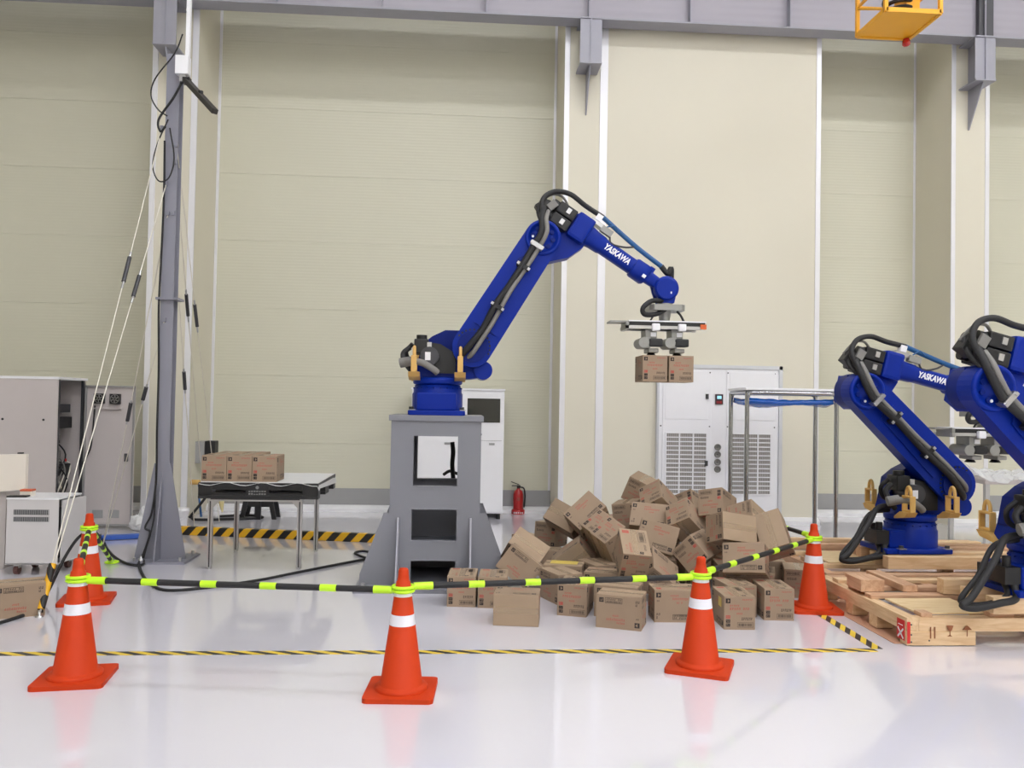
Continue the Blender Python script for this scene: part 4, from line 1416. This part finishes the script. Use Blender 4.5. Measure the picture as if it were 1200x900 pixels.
# ------------------------------------------------------------------ left cabinets
YD, YC_ = fl(150, 619).y, 0
YCF = YD - 0.72
xr = at(66, 520, YCF).x
ztop = at(40, 444, YCF).z
t = thing('control_cabinet', 'large light grey control cabinet with open end at the left edge', 'cabinet', (xr, YCF, 0))
W_ = 1.5
MB().bx(-W_, 0, 0, 0.02, 0.0, ztop).build('front_panel', CABGREY, t)
MB().bx(-W_, 0, 0.70, 0.72, 0.0, ztop).build('rear_panel', CABGREY, t)
MB().bx(-W_, 0, 0.02, 0.70, 0, 0.08).build('plinth', DKGREY, t)
MB().bx(-W_ - .01, 0.015, -.01, 0.74, ztop, ztop + .03).build('roof_panel', WHITE, t)
MB().bx(-W_, -W_ + .02, 0.02, 0.70, 0.08, ztop).build('end_panel', CABGREY, t)
MB().bx(-0.50, -0.48, 0.02, 0.70, 0.08, ztop).build('mounting_plate', mat('interior_grey', (84, 82, 82), .6), t)
for y in (0.03, 0.66):
    MB().bx(-0.03, 0.0, y, y + 0.035, 0.08, ztop).build('frame_post', DKGREY, t)
for px, py in ((3, 491), (51, 492), (2, 585)):
    p = at(px, py, YCF) - Vector((xr, YCF, 0))
    MB().cyl((p.x, -0.004, p.z), (p.x, 0.0, p.z), 0.014, seg=12).build('hole_plug', BLACK, t)
rnd = random.Random(4)
for k in range(7):
    z = 0.3 + k * 0.19
    MB().bx(-0.47, -0.47 + rnd.uniform(.2, .38), 0.1 + rnd.uniform(0, .1), 0.60, z, z + rnd.uniform(.08, .15)).build('drive_unit', BLACK if k % 3 else DKGREY, t)
MB().bx(-0.42, -0.2, 0.35, 0.5, 1.1, 1.55).build('drive_unit', CABGREY, t)
for k in range(9):
    y = rnd.uniform(.12, .6)
    z = rnd.uniform(.35, 1.0)
    MB().tube([(-0.3, y, z + rnd.uniform(0, .4)), (-0.12, y + rnd.uniform(-.1, .1), z + .1), (-0.08, rnd.uniform(.1, .6), z - .2), (-0.25, rnd.uniform(.1, .6), 0.1)], 0.009, 6).build('wiring', (RUBBER, MIDGREY, WIRE)[k % 3], t)
MB().cyl((-0.05, 0.35, 0.87), (-0.045, 0.35, 0.87), 0.02, seg=10).build('indicator', BEACON, t)
# open door parallel to the wall
x0d, x1d = at(99, 540, YD).x - xr, at(157, 540, YD).x - xr
zd0, zd1 = at(150, 616, YD).z, at(128, 452, YD).z
yd = YD - YCF
dr = MB().bx(x0d, x1d, yd - .015, yd + .01, zd0, zd1, 0, 0.004).build('door', CABGREY, t)
dmb = MB()
dmb.bx(x0d, x1d, yd - .04, yd - .015, zd1 - .02, zd1).bx(x1d - .018, x1d, yd - .04, yd - .015, zd0, zd1).bx(x0d, x0d + .018, yd - .04, yd - .015, zd0, zd1).bx(x0d, x1d, yd - .04, yd - .015, zd0, zd0 + .02)
dmb.build('door_edge', mat('gasket_grey', (150, 148, 148), .5), dr)
fan_c = [at(118, 467, YD), at(136.5, 467.5, YD)]
for p in fan_c:
    p = p - Vector((xr, YCF, 0))
    MB().bx(p.x - .063, p.x + .063, yd - .055, yd - .015, p.z - .063, p.z + .063).build('fan_housing', BLACK, dr)
    fm = MB()
    for k in range(6):
        a = k * math.pi / 3
        fm.tube([(p.x + .012 * math.cos(a), yd - .058, p.z + .012 * math.sin(a)), (p.x + .05 * math.cos(a + .5), yd - .058, p.z + .05 * math.sin(a + .5))], 0.007, 6, res=1)
    fm.tube([(p.x + .053 * math.cos(k * math.pi / 8), yd - .057, p.z + .053 * math.sin(k * math.pi / 8)) for k in range(16)], 0.004, 6, res=1, closed=True)
    fm.build('fan_grille', MIDGREY, dr)
pp = at(127, 478, YD) - Vector((xr, YCF, 0))
MB().bx(pp.x - .17, pp.x + .17, yd - .05, yd - .015, pp.z - .015, pp.z + .0).build('fan_ledge', CABGREY, dr)
for px in (115, 134):
    p = at(px, 602, YD) - Vector((xr, YCF, 0))
    MB().bx(p.x - .065, p.x + .065, yd - .022, yd - .015, p.z - .05, p.z + .05, 0, 0.01).build('louvre', SKIRT, dr)
p = at(149, 536, YD) - Vector((xr, YCF, 0))
MB().bx(p.x - .02, p.x + .02, yd - .045, yd - .015, p.z - .05, p.z + .05).build('handle', DKGREY, dr)
MB().tube([(x0d + .12, yd - .03, zd1 - .25), (x0d + .1, yd - .03, zd1 - .6), (x0d + .08, yd - .04, zd1 - .8), (x0d - .02, yd - .03, zd1 - 1.0)], 0.009, 6).build('fan_cable', RUBBER, dr)

# white cart cabinet on castors
pc0 = fl(8, 671)
YK = 7.85
x0, x1 = at(7, 620, YK).x, at(68, 620, YK).x
zk0, zk1 = at(40, 662, YK).z, at(40, 585.5, YK).z
t = thing('cart_cabinet', 'pale grey cabinet on castors with two vent bands and open side door', 'cabinet', (x0, YK, 0))
wk, dk = x1 - x0, 0.45
MB().bx(0, wk, 0, .012, zk0, zk1).build('front_panel', CARTGREY, t, bevel=0.004)
MB().bx(0, .012, .012, dk, zk0, zk1).build('side_panel', CARTGREY, t)
MB().bx(0, wk, dk - .012, dk, zk0, zk1).build('rear_panel', CARTGREY, t)
MB().bx(0, wk, 0, dk, zk0, zk0 + .012).build('bottom_panel', CARTGREY, t)
MB().bx(-.004, wk + .004, -.004, dk + .004, zk1, zk1 + .016).build('lid', WHITE, t)
MB().bx(.05, wk - .12, .06, dk - .05, zk0 + .012, zk1 - .12).build('inner_unit', DKGREY, t)
MB().box((wk + .025, dk - .20, (zk0 + zk1) / 2), (0.012, 0.38, zk1 - zk0 - .02), 0, (0, 0, math.radians(-7))).build('side_door', CARTGREY, t)
for y0_, y1_ in ((597, 603.5), (605.5, 611.5)):
    za_, zb2 = at(36, y1_, YK).z, at(36, y0_, YK).z
    v = MB().bx(wk * .14, wk * .82, -.003, .0, za_, zb2).build('vent_band', SKIRT, t)
    mbv = MB()
    for k in range(22):
        xx = wk * .145 + k * wk * .67 / 22
        mbv.bx(xx, xx + .006, -.006, -.003, za_ + .004, zb2 - .004)
    mbv.build('vent_slots', DKGREY, v)['kind'] = 'stuff'
for x in (.08, wk - .08):
    for y in (.06, dk - .06):
        c = MB().cyl((x - .018, y, .042), (x + .018, y, .042), .042, seg=16).build('castor_wheel', mat('castor_maroon', (96, 62, 58), .5), t)
        MB().bx(x - .024, x + .024, y - .02, y + .02, .06, zk0).build('castor_fork', ALU, c)
p = at(30, 580, YK + .12)
t2 = thing('note_block', 'small cream note block with orange top on the cart cabinet', 'note block', (p.x, YK + .16, zk1 + .016))
MB().bx(-.05, .05, -.04, .04, 0, .045).build('paper_stack', CREAM, t2)
MB().bx(-.052, .052, -.042, .042, .045, .062).build('cover', PINK, t2)
tag(MB().box((p.x - .03, YK + .055, zk1 + .024), (.17, .09, .014), 0, (0, 0, .1), 0.004).build('tablet', BLACK), 'thin black handheld tablet at the front edge of the cart cabinet', 'tablet')
MB().bx(0, 0.001, 0, 0.001, 0, 0.001)
# cream panel box on a grey stand
YM = 8.05
xm0, xm1 = at(-40, 550, YM).x, at(30, 550, YM).x
zm0, zm1 = at(10, 576, YM).z, at(15, 532, YM).z
t = thing('operator_console', 'cream console head on a grey stand at the left edge', 'console', (xm0, YM, 0))
MB().prism([(0, zm0 - .03), (xm1 - xm0, zm0 + .02), (xm1 - xm0, zm1), (0, zm1 - .02)], 0, .05).build('console_head', CREAM, t, bevel=0.006)
MB().bx(.05, xm1 - xm0 - .22, .1, .5, .0, zm0 - .02).build('stand', CABGREY, t)
MB().bx(xm1 - xm0 - .13, xm1 - xm0 - .09, .1, .14, zm1 - .005, zm1 + .008).build('latch', BLACK, t)

# odds and ends on the floor behind the rear left cone
p = fl(142, 632)
mb = MB()
mb.box((0, 0, .03), (.42, .10, .05), 0, (0, 0, .35), .01)
mb.box((.05, .14, .02), (.40, .06, .04), 0, (0, 0, .35), .01)
tag(mb.build('cable_tray', BLUECLOTH, None, p), 'blue plastic power strip cover on the floor behind the rear left cone', 'cable cover')
p = fl(163, 622)
mb = MB()
mb.sphere((0, 0, .1), .13, 8, 0, (1, .7, .8)).sphere((.06, .02, .19), .08, 8, 0, (1, .8, 1.2))
rs = random.Random(21)
mb.v = [(x * rs.uniform(.75, 1.15), y * rs.uniform(.75, 1.15), max(.004, z * rs.uniform(.8, 1.1))) for x, y, z in mb.v]
mb.sm = [False] * len(mb.sm)
tag(mb.build('plastic_bag', SHEET, None, p), 'crumpled white plastic bag by the open cabinet door', 'bag')
p = fl(212, 617)
t = thing('white_bucket', 'white plastic bucket behind the foot of the mast', 'bucket', p)
MB().lathe((0, 0, 0), (0, 0, 1), [(.07, 0), (.09, .19), (.1, .2), (.1, .23), (.085, .235), (0.0, .24)], 20).build('bucket_body', WHITE, t)
MB().tube([(.1, 0, .2), (.08, -.06, .13), (0, -.1, .10), (-.08, -.06, .13), (-.1, 0, .2)], .005, 6).build('handle', WHITE, t)
# wall services on the column side
xs = xb
t = thing('service_box', 'grey and black utility boxes on the column side behind the pallet boxes', 'utility box', (xs, 12.0, 0))
z0_, z1_ = at(240, 532, 12.0).z, at(240, 517, 12.0).z
MB().bx(0.0, .12, -.15, .12, z0_ - .12, z1_).build('box_body', SKIRT, t)
MB().bx(.12, .26, -.13, .05, z0_ - .1, z1_ + .01, 0, .01).build('device', BLACK, t)
MB().bx(.12, .125, -.14, -.02, z0_ - .1, z0_ - .02).build('label_plate', WHITE, t)
t = thing('air_hoses', 'blue, black and orange hoses hanging from the wall valve to the floor', 'hose', (xs, 11.7, 0))
zv = at(226, 565, 11.7).z
MB().cyl((.0, 0, zv), (.12, 0, zv), .035, seg=12).build('valve', TAN, t)
MB().tube([(.1, 0, zv), (.14, -.02, zv - .2), (.13, -.05, .3), (.18, -.1, .02)], .016, 8).build('hose', BLUEHOSE, t)
MB().tube([(.1, 0, zv), (.2, -.05, zv - .15), (.24, -.1, .3), (.05, -.2, .02)], .018, 8).build('hose', RUBBER, t)
MB().tube([(.2, -.1, zv - .1), (.3, -.15, .35), (.32, -.2, .12), (.33, -.2, .01)], .022, 8).build('hose', ORANGECAP, t)
MB().tube([(.06, -.12, .02), (.2, -.35, .02), (.7, -.25, .02), (1.0, -.1, .02), (.8, .1, .02), (.4, .0, .02)], .018, 8).build('hose', RUBBER, t)
p = fl(252, 612)
tag(MB().tube([(0, 0, .42), (0, -.02, .22), (0.02, -.04, .1)], .02, 8, radii=[.045, .035, .01]).build('hanging_tool', mat('tool_cream', (220, 206, 150), .5), None, (p.x, p.y + .3, .0)), 'cream pointed tool handle hanging under the pallet table', 'tool')

# floor cables
def fc(pts, r, label, z=None):
    P = [fl(x, y) for x, y in pts]
    return tag(MB().tube([Vector((p.x, p.y, r)) for p in P], r, 8).build('floor_cable', RUBBER), label, 'cable', 'black floor cables')


P = [fl(*p) for p in ((118, 628), (128, 648), (146, 661), (164, 664), (170, 661), (166, 657), (163, 664), (172, 682), (192, 693), (235, 691))]
fc([(118, 628), (128, 648), (146, 661), (164, 664), (169, 660), (165, 657), (163, 665), (172, 682), (192, 693), (235, 691), (300, 682), (350, 672), (400, 662), (432, 656)], .013, 'black floor cable running from the rear left cone under the barrier to the pedestal')
fc([(432, 656), (420, 652), (416, 649), (426, 647), (440, 650)], .012, 'small black cable loop on the floor beside the pedestal')
mb = MB()
A = [fl(-10, 735), fl(30, 722), fl(46, 712)]
mb.tube([Vector((A[0].x, A[0].y, .013)), Vector((A[1].x, A[1].y, .013)), Vector((A[2].x, A[2].y, .02)), at(58, 690, 6.9), at(75, 655, 7.0), at(92, 630, 7.2), at(108, 622, 7.4), fl(118, 630, .013)], .013, 8)
tag(mb.build('floor_cable', RUBBER), 'black cable rising from the left edge past the striped sleeve to the rear cone', 'cable', 'black floor cables')

# ------------------------------------------------------------------ white cabinet behind the pedestal, extinguisher
YW = 11.75
x0, x1 = at(481, 540, YW).x, at(590, 540, YW).x
z1 = at(560, 457.5, YW).z
t = thing('white_cabinet', 'tall white cabinet with a dark window behind the pedestal', 'cabinet', (x0, YW, 0))
ww = x1 - x0
MB().bx(0, ww, .01, .62, .08, z1, 0, .006).build('body', WHITE, t)
MB().bx(-.01, ww + .01, -.01, .63, z1, z1 + .025).build('top_cap', WHITE, t)
MB().bx(.02, ww * .52, -.012, .01, .1, z1 - .03, 0, .004).build('door', WHITE, t)
dr = MB().bx(ww * .54, ww - .02, -.012, .01, .1, z1 - .03, 0, .004).build('door', WHITE, t)
za_, zb2 = at(565, 495, YW).z, at(565, 467, YW).z
MB().bx(ww * .6, ww - .06, -.02, -.012, za_, zb2).build('window', GLASS, dr)
zz = at(565, 509, YW).z
MB().cyl((ww * .74, -.05, zz), (ww * .74, -.012, zz), .025, seg=14).build('lock', BLACK, dr)
MB().bx(ww * .55, ww - .03, -.016, -.012, at(565, 516, YW).z - .005, at(565, 516, YW).z).build('panel_seam', SKIRT, dr)
MB().bx(ww * .84, ww * .9, -.02, -.012, at(565, 519, YW).z - .03, at(565, 519, YW).z).build('name_plate', SKIRT, dr)
MB().bx(ww * .36, ww * .42, -.02, -.012, at(565, 519, YW).z - .03, at(565, 519, YW).z).build('name_plate', SKIRT, t)
for x in (.06, ww - .06):
    for y in (.06, .56):
        MB().cyl((x, y, 0), (x, y, .08), .03, seg=12).build('foot', BLACK, t)
mb = MB()
pz1 = at(520, 556, 8.3)
mb.tube([pz1, pz1 + Vector((.06, .05, .03)), pz1 + Vector((.14, 0, .01)), pz1 + Vector((.25, .04, .02)), pz1 + Vector((.36, .0, .01))], .016, 8)
mb.tube([at(530, 518, 8.25), at(531, 530, 8.25), at(530, 545, 8.25), at(531, 560, 8.25), at(531, 575, 8.25), at(531, 600, 8.25), at(531, 640, 8.25)], .022, 8)
tag(mb.build('pedestal_cable', RUBBER), 'black cables seen through the upper pedestal cutout', 'cable')
# fire extinguisher
p = fl(607, 602)
t = thing('fire_extinguisher', 'red fire extinguisher standing by the wall right of the white cabinet', 'extinguisher', (p.x, p.y, 0))
MB().lathe((0, 0, 0), (0, 0, 1), [(.10, 0), (.10, .05), (.085, .07), (.0, .07)], 24).build('stand_ring', RED, t)
for k in range(5):
    MB().bx(-.07 + k * .03, -.055 + k * .03, -.103, -.08, .012, .035).build('stand_mark', WHITE, t)
MB().lathe((0, 0, .02), (0, 0, 1), [(.07, 0), (.075, .02), (.075, .27), (.06, .32), (.025, .345), (.022, .37)], 24).build('cylinder', RED, t)
MB().bx(-.02, .02, -.076, -.074, .2, .25).build('label', mat('label_dull', (150, 60, 55), .5), t)
MB().cyl((0, 0, .38), (0, 0, .42), .025, seg=12).build('valve', BLACK, t)
MB().bx(-.1, .03, -.012, .012, .41, .425).build('handle', BLACK, t)
MB().box((-.05, 0, .455), (.13, .022, .012), 0, (0, .35, 0)).build('lever', BLACK, t)
MB().tube([(.02, 0, .4), (.08, 0, .38), (.1, 0, .28), (.095, 0, .15), (.085, -.02, .1)], .011, 8).build('hose', RUBBER, t)

# ------------------------------------------------------------------ white ventilation unit set in the flush wall
YV = YF - 0.06
x0, x1 = at(769, 520, YV).x, at(916, 520, YV).x
zt1 = at(845, 428, YV).z
t = thing('ventilation_unit', 'tall white ventilation unit with two grilles, control panel and four gauges', 'ventilation unit', (x0, YV, 0))
vw = x1 - x0


def vx(px):
    return at(px, 500, YV).x - x0


def vz(py):
    return at(845, py, YV).z


MB().bx(.03, vw - .05, .0, .10, .03, zt1 - .05).build('body', WHITE, t)
fr = MB()
fr.bx(0, .03, -.02, .1, 0, zt1).bx(vw - .05, vw, -.02, .1, 0, zt1).bx(0, vw, -.02, .1, zt1 - .05, zt1)
fr.build('frame', mat('vent_frame', (206, 208, 212), .35, .3), t)
for (a, b) in ((776, 833), (851, 911)):
    d_ = MB().bx(vx(a), vx(b), -.015, .0, .08, zt1 - .07, 0, .004).build('door', WHITE, t)
    MB().bx(vx(a + 3), vx(b - 4), -.022, -.015, vz(492), vz(436), 0, .003).build('upper_panel', WHITE, d_)
    g0_, g1_ = (780, 828) if a < 800 else (857, 903)
    gp_ = MB()
    ga, gb, gz0, gz1 = vx(g0_), vx(g1_), vz(579), vz(508)
    gp_.bx(ga, gb, -.012, -.008, gz0, gz1)
    bk = MB().bx(ga, gb, -.0155, -.0152, gz0, gz1).build('grille_shade_sheet', mat('grille_shadow', (150, 146, 142), .7), d_)  # flat grey sheet on the door, shade behind the bars put into its colour
    hb_ = MB().bx(ga - .01, gb + .01, -.03, -.014, -.007, .007).mesh('grille_bar', WHITE)
    for k in range(15):
        obj('grille_bar', hb_, d_, (0, 0, gz0 + (gz1 - gz0) * k / 14))
    vb_ = MB().bx(-.009, .009, -.031, -.014, gz0, gz1).mesh('grille_bar', WHITE)
    for k in range(4):
        obj('grille_bar', vb_, d_, (ga + (gb - ga) * k / 3, 0, 0))
    mbd = MB()
    for k in range(22):
        x = ga + (gb - ga) * (k + .5) / 22
        mbd.bx(x - .004, x + .004, -.02, -.0156, gz0, gz1)
    mbd.build('grille_wires', mat('grille_wire', (186, 182, 178), .5), d_)['kind'] = 'stuff'
    for py in (465, 543):
        if a < 800:
            MB().bx(vx(826), vx(829), -.045, -.015, vz(py + 3), vz(py - 3)).build('latch', DKGREY, d_)
ctl = MB().bx(vx(837.5), vx(846.5), -.02, .0, vz(474), vz(462)).build('control_panel', mat('panel_maroon', (52, 32, 36), .4), t)
MB().bx(vx(839.5), vx(844.5), -.023, -.02, vz(467.5), vz(464)).build('display', SCREEN, ctl)
for k in range(3):
    MB().bx(vx(839 + k * 2.2), vx(840.2 + k * 2.2), -.023, -.02, vz(473), vz(470)).build('button', RED, ctl)
for py in (524, 532.5, 541.5, 550):
    c = Vector((vx(841), -.0, vz(py)))
    g_ = MB().lathe(c, (0, -1, 0), [(.045, 0), (.045, .03), (.036, .032), (.036, .024), (0.0, .024)], 20).build('gauge', MIDGREY, t)
    MB().bx(c.x - .018, c.x + .003, -.027, -.025, c.z - .003, c.z + .003).build('needle', BLACK, g_)
for px in (774, 831, 852, 907):
    for py in (437, 500):
        MB().cyl((vx(px), -.02, vz(py)), (vx(px), -.0, vz(py)), .01, seg=8).build('screw', DKGREY, t)
MB().bx(vx(911), vx(914), -.06, -.02, .02, .14).build('foot_bracket', DKGREY, t)

# ------------------------------------------------------------------ tubular steel rack with blue film
YR0, YR1 = 9.85, 10.45
xa_, xb_ = at(875, 520, YR0).x, at(980, 520, YR0).x
zr = at(930, 461, YR0).z
t = thing('steel_rack', 'tall tubular steel frame rack in front of the ventilation unit', 'rack', ((xa_ + xb_) / 2, (YR0 + YR1) / 2, 0))
hx, hy = (xb_ - xa_) / 2, (YR1 - YR0) / 2
for x in (-hx, hx):
    for y in (-hy, hy):
        MB().cyl((x, y, 0), (x, y, zr), .027, seg=16).build('post', CHROME, t)
for y in (-hy, hy):
    MB().tube([(-hx, y, zr - .08), (-hx + .02, y, zr - .02), (-hx + .08, y, zr), (hx - .08, y, zr), (hx - .02, y, zr - .02), (hx, y, zr - .08)], .027, 12, res=3).build('top_tube', CHROME, t)
for x in (-hx, hx):
    MB().cyl((x, -hy, zr), (x, hy, zr), .024, seg=12).build('top_tube', CHROME, t)
tag(MB().bx(-hx - .03, hx + .03, -hy - .03, hy + .03, .0, .03, 0, .006).build('rack_board', WHITE, None, ((xa_ + xb_) / 2, (YR0 + YR1) / 2, zr + .03)), 'thin white board on top of the steel rack', 'board')
sv, sf = [], []
N1, N2 = 20, 8
rs = random.Random(3)
for j in range(N2 + 1):
    for i in range(N1 + 1):
        u_, v_ = i / N1, j / N2
        x, y = -hx * .96 + 2 * hx * .96 * u_, -hy * .85 + 2 * hy * .85 * v_
        sag = 0.05 * math.sin(math.pi * v_) * (.5 + .5 * math.sin(2.3 * u_ * math.pi)) + .02 * math.sin(math.pi * u_)
        sv.append((x, y, -.055 - sag - rs.uniform(0, .012)))
for j in range(N2):
    for i in range(N1):
        a = j * (N1 + 1) + i
        sf.append((a, a + 1, a + N1 + 2, a + N1 + 1))
mb = MB()
mb.add(sv, sf, 0, True)
so = mb.build('blue_film', FILM, None, ((xa_ + xb_) / 2, (YR0 + YR1) / 2, zr))
md = so.modifiers.new('thickness', 'SOLIDIFY')
md.thickness = 0.06
tag(so, 'blue plastic film sagging under the top of the steel rack', 'film')

# ------------------------------------------------------------------ wooden skids under the robots
def plank(x0, x1, y0, y1, z0, z1, par, m_=None, name='plank', rz=0):
    o = MB().box((0, 0, 0), (x1 - x0, y1 - y0, z1 - z0), 0, None, .004)
    if (y1 - y0) > (x1 - x0):       # grain along the long side
        o = MB().box((0, 0, 0), (y1 - y0, x1 - x0, z1 - z0), 0, None, .004)
        return o.build(name, m_ or WOOD, par, ((x0 + x1) / 2, (y0 + y1) / 2, (z0 + z1) / 2), (0, 0, math.pi / 2 + rz))
    return o.build(name, m_ or WOOD, par, ((x0 + x1) / 2, (y0 + y1) / 2, (z0 + z1) / 2), (0, 0, rz))


ca = fl(1062, 757)
t = thing('wooden_skid', 'front wooden skid with red labels and stamped marks, under the right edge robot', 'skid', (ca.x, ca.y, 0))
SW, SD = 2.3, 1.45
# side beam left and front beam
plank(0, .09, 0, SD, .10, .195, t, WOOD, 'beam')
plank(SW - .09, SW, 0, SD, .10, .195, t, WOOD, 'beam')
plank(.09, SW - .09, 0, .085, .10, .195, t, WOOD, 'beam')
plank(.0, .50, -.01, .085, .005, .10, t, WOOD, 'beam')
plank(SW - .5, SW, -.01, .085, .005, .10, t, WOOD, 'beam')
plank(.09, SW - .09, SD - .09, SD, .10, .195, t, WOOD2, 'beam')
for y in (.42, .80, 1.33):
    plank(0.005, .13, y, y + .12, .01, .10, t, WOOD, 'block')
for x in (.75, 1.5):
    plank(x, x + .09, .085, SD - .09, .10, .195, t, WOOD2, 'beam')
for y, x0_, x1_, m_ in ((.02, .09, .20, WOOD2), (.56, .0, .75, WOOD2), (.56, .85, 2.2, WOOD), (.84, .0, 2.2, WOOD2), (1.12, .0, 1.2, WOOD), (1.32, .2, 2.2, WOOD2)):
    plank(x0_ + .03, x1_, y, y + .1, .195, .225, t, m_, 'deck_board')
plank(.0, .19, .66, .9, .227, .32, t, WOOD2, 'block')
plank(.34, .46, .66, 1.25, .227, .28, t, WOOD2, 'deck_board')
MB().box((0, 0, 0), (.52, .44, .012), 0, None, .002).build('plywood_sheet', PLY, t, (.38, .30, .207), (0, .0, .03))
plank(.62, .80, .02, .20, .195, .235, t, WOOD2, 'block')
plank(.80, 1.6, .05, .14, .195, .235, t, WOOD2, 'deck_board')
for y in (.12, .42, .72):      # bearers lifting the robot foot
    plank(.60, 1.7, p3.y - ca.y - .35 + y, p3.y - ca.y - .35 + y + .09, .235, .35, t, WOOD, 'bearer')
for (x, y, lab) in ((0.0, .02, 0), (0.0, 1.3, 0)):
    s_ = MB().bx(-.003, 0, 0, .10, .03, .17).build('red_label', mat('label_red', (206, 40, 40), .5), t, (x, y, 0))
    xx = MB()
    for a in (.75, -.75):
        xx.box((-.0045, .05, .075), (.001, .10, .014), 0, (a, 0, 0))
    xx.bx(-.005, -.004, .02, .08, .13, .135)
    xx.build('label_cross', WHITE, s_)
s_ = MB().bx(.0, .022, -.013, -.0105, .02, .17).build('red_label', MATS['label_red'], t)
mk = MB()                      # stamped arrows, glass and umbrella
for x in (.165, .195):
    mk.bx(x, x + .009, -.0125, -.010, .055, .135)
mk.prism([(.285, .145), (.335, .145), (.325, .115), (.313, .105), (.313, .08), (.328, .07), (.292, .07), (.307, .08), (.307, .105), (.295, .115)], -.0125, -.010)
mk.prism([(.40, .115), (.425, .14), (.435, .145), (.445, .14), (.47, .115)], -.0125, -.010)
mk.bx(.432, .438, -.0125, -.010, .07, .12)
mk.build('stamped_mark', mat('stamp_brown', (140, 84, 52), .8), t)
for x, z in ((.03, .03), (.03, .08), (.16, .04), (.03, .15), (.9, .15)):
    MB().cyl((x, -.012, z), (x, -.009, z), .006, seg=8).build('nail_hole', DKGREY, t)
q0, q1, q2, q3 = fl(966, 701), fl(1056, 751), fl(1075, 748), fl(990, 700)
mb = MB()
ys0, ys1 = ca.y + .05, ca.y + 1.42
tag(MB().bx(-.06, .5, 0, ys1 - ys0, .001, .004).build('kraft_sheet', KRAFT, None, (ca.x - .0, ys0, 0)), 'brown kraft sheet on the floor under the front skid', 'sheet')

cb_ = Vector((ca.x + .12, ca.y + 1.62, 0))
t = thing('wooden_skid', 'rear wooden skid with plywood sheet under the whole visible robot', 'skid', cb_)
SW, SD = 2.5, 1.7
plank(0, .09, 0, SD, .10, .195, t, WOOD2, 'beam')
plank(SW - .09, SW, 0, SD, .10, .195, t, WOOD, 'beam')
plank(.0, SW, -.09, -.005, .10, .195, t, WOOD2, 'beam')
plank(.0, SW, SD, SD + .09, .10, .195, t, WOOD2, 'beam')
for x in (0.02, .8, 1.6, 2.36):
    for y in (.0, .8, 1.6):
        plank(x, x + .12, y, y + .1, .005, .10, t, WOOD2, 'block')
for k, y in enumerate((.10, .42, .72, 1.05, 1.40)):
    plank(.02, SW - .1, y, y + .1, .197, .235, t, (WOOD, WOOD2)[k % 2], 'deck_board')
MB().box((0, 0, 0), (.75, .55, .012), 0, None, .002).build('plywood_sheet', PLY, t, (.50, .42, .243))
for y in (-.36, -.12, .14, .30):
    plank(.55, SW - .1, p2.y - cb_.y + y, p2.y - cb_.y + y + .1, .237, .345, t, (WOOD, WOOD2)[y > 0], 'bearer')
plank(.1, 1.0, .9, .98, .237, .285, t, WOOD2, 'batten')
plank(.05, .9, 1.25, 1.33, .237, .285, t, WOOD, 'batten')
plank(.9, 1.5, .02, .11, .237, .31, t, WOOD, 'batten')

# ------------------------------------------------------------------ film wrapped table behind the robots
pw = at(1150, 560, 9.6)
t = thing('work_table', 'low grey table under clear plastic film behind the two skid robots', 'table', (pw.x, 9.6, 0))
MB().bx(-.15, 1.3, -.3, .5, pw.z - .05, pw.z, 0, .005).build('table_top', CABGREY, t)
for x in (-.1, 1.25):
    for y in (-.25, .45):
        MB().bx(x - .025, x + .025, y - .025, y + .025, 0, pw.z - .05).build('leg', ALU, t)
sv, sf = [], []
NX, NY = 36, 24
rs = random.Random(11)
for j in range(NY + 1):
    for i in range(NX + 1):
        x, y = -.62 + 2.0 * i / NX, -.42 + 1.0 * j / NY
        z = .02 + .05 * abs(math.sin(i * .55 + j * .3)) * abs(math.cos(j * .7 - i * .21)) + rs.uniform(0, .02)
        if x < -.15:
            z += (-.15 - x) * .6
        if y < -.3:
            z -= (-.3 - y) * .5
        sv.append((x, y, z))
for j in range(NY):
    for i in range(NX):
        a = j * (NX + 1) + i
        sf.append((a, a + 1, a + NX + 2, a + NX + 1))
mb = MB()
mb.add(sv, sf, 0, False)
tag(mb.build('plastic_film', CLEARFILM, None, (pw.x, 9.6, pw.z)), 'crumpled clear plastic film over the table behind the robots', 'film')
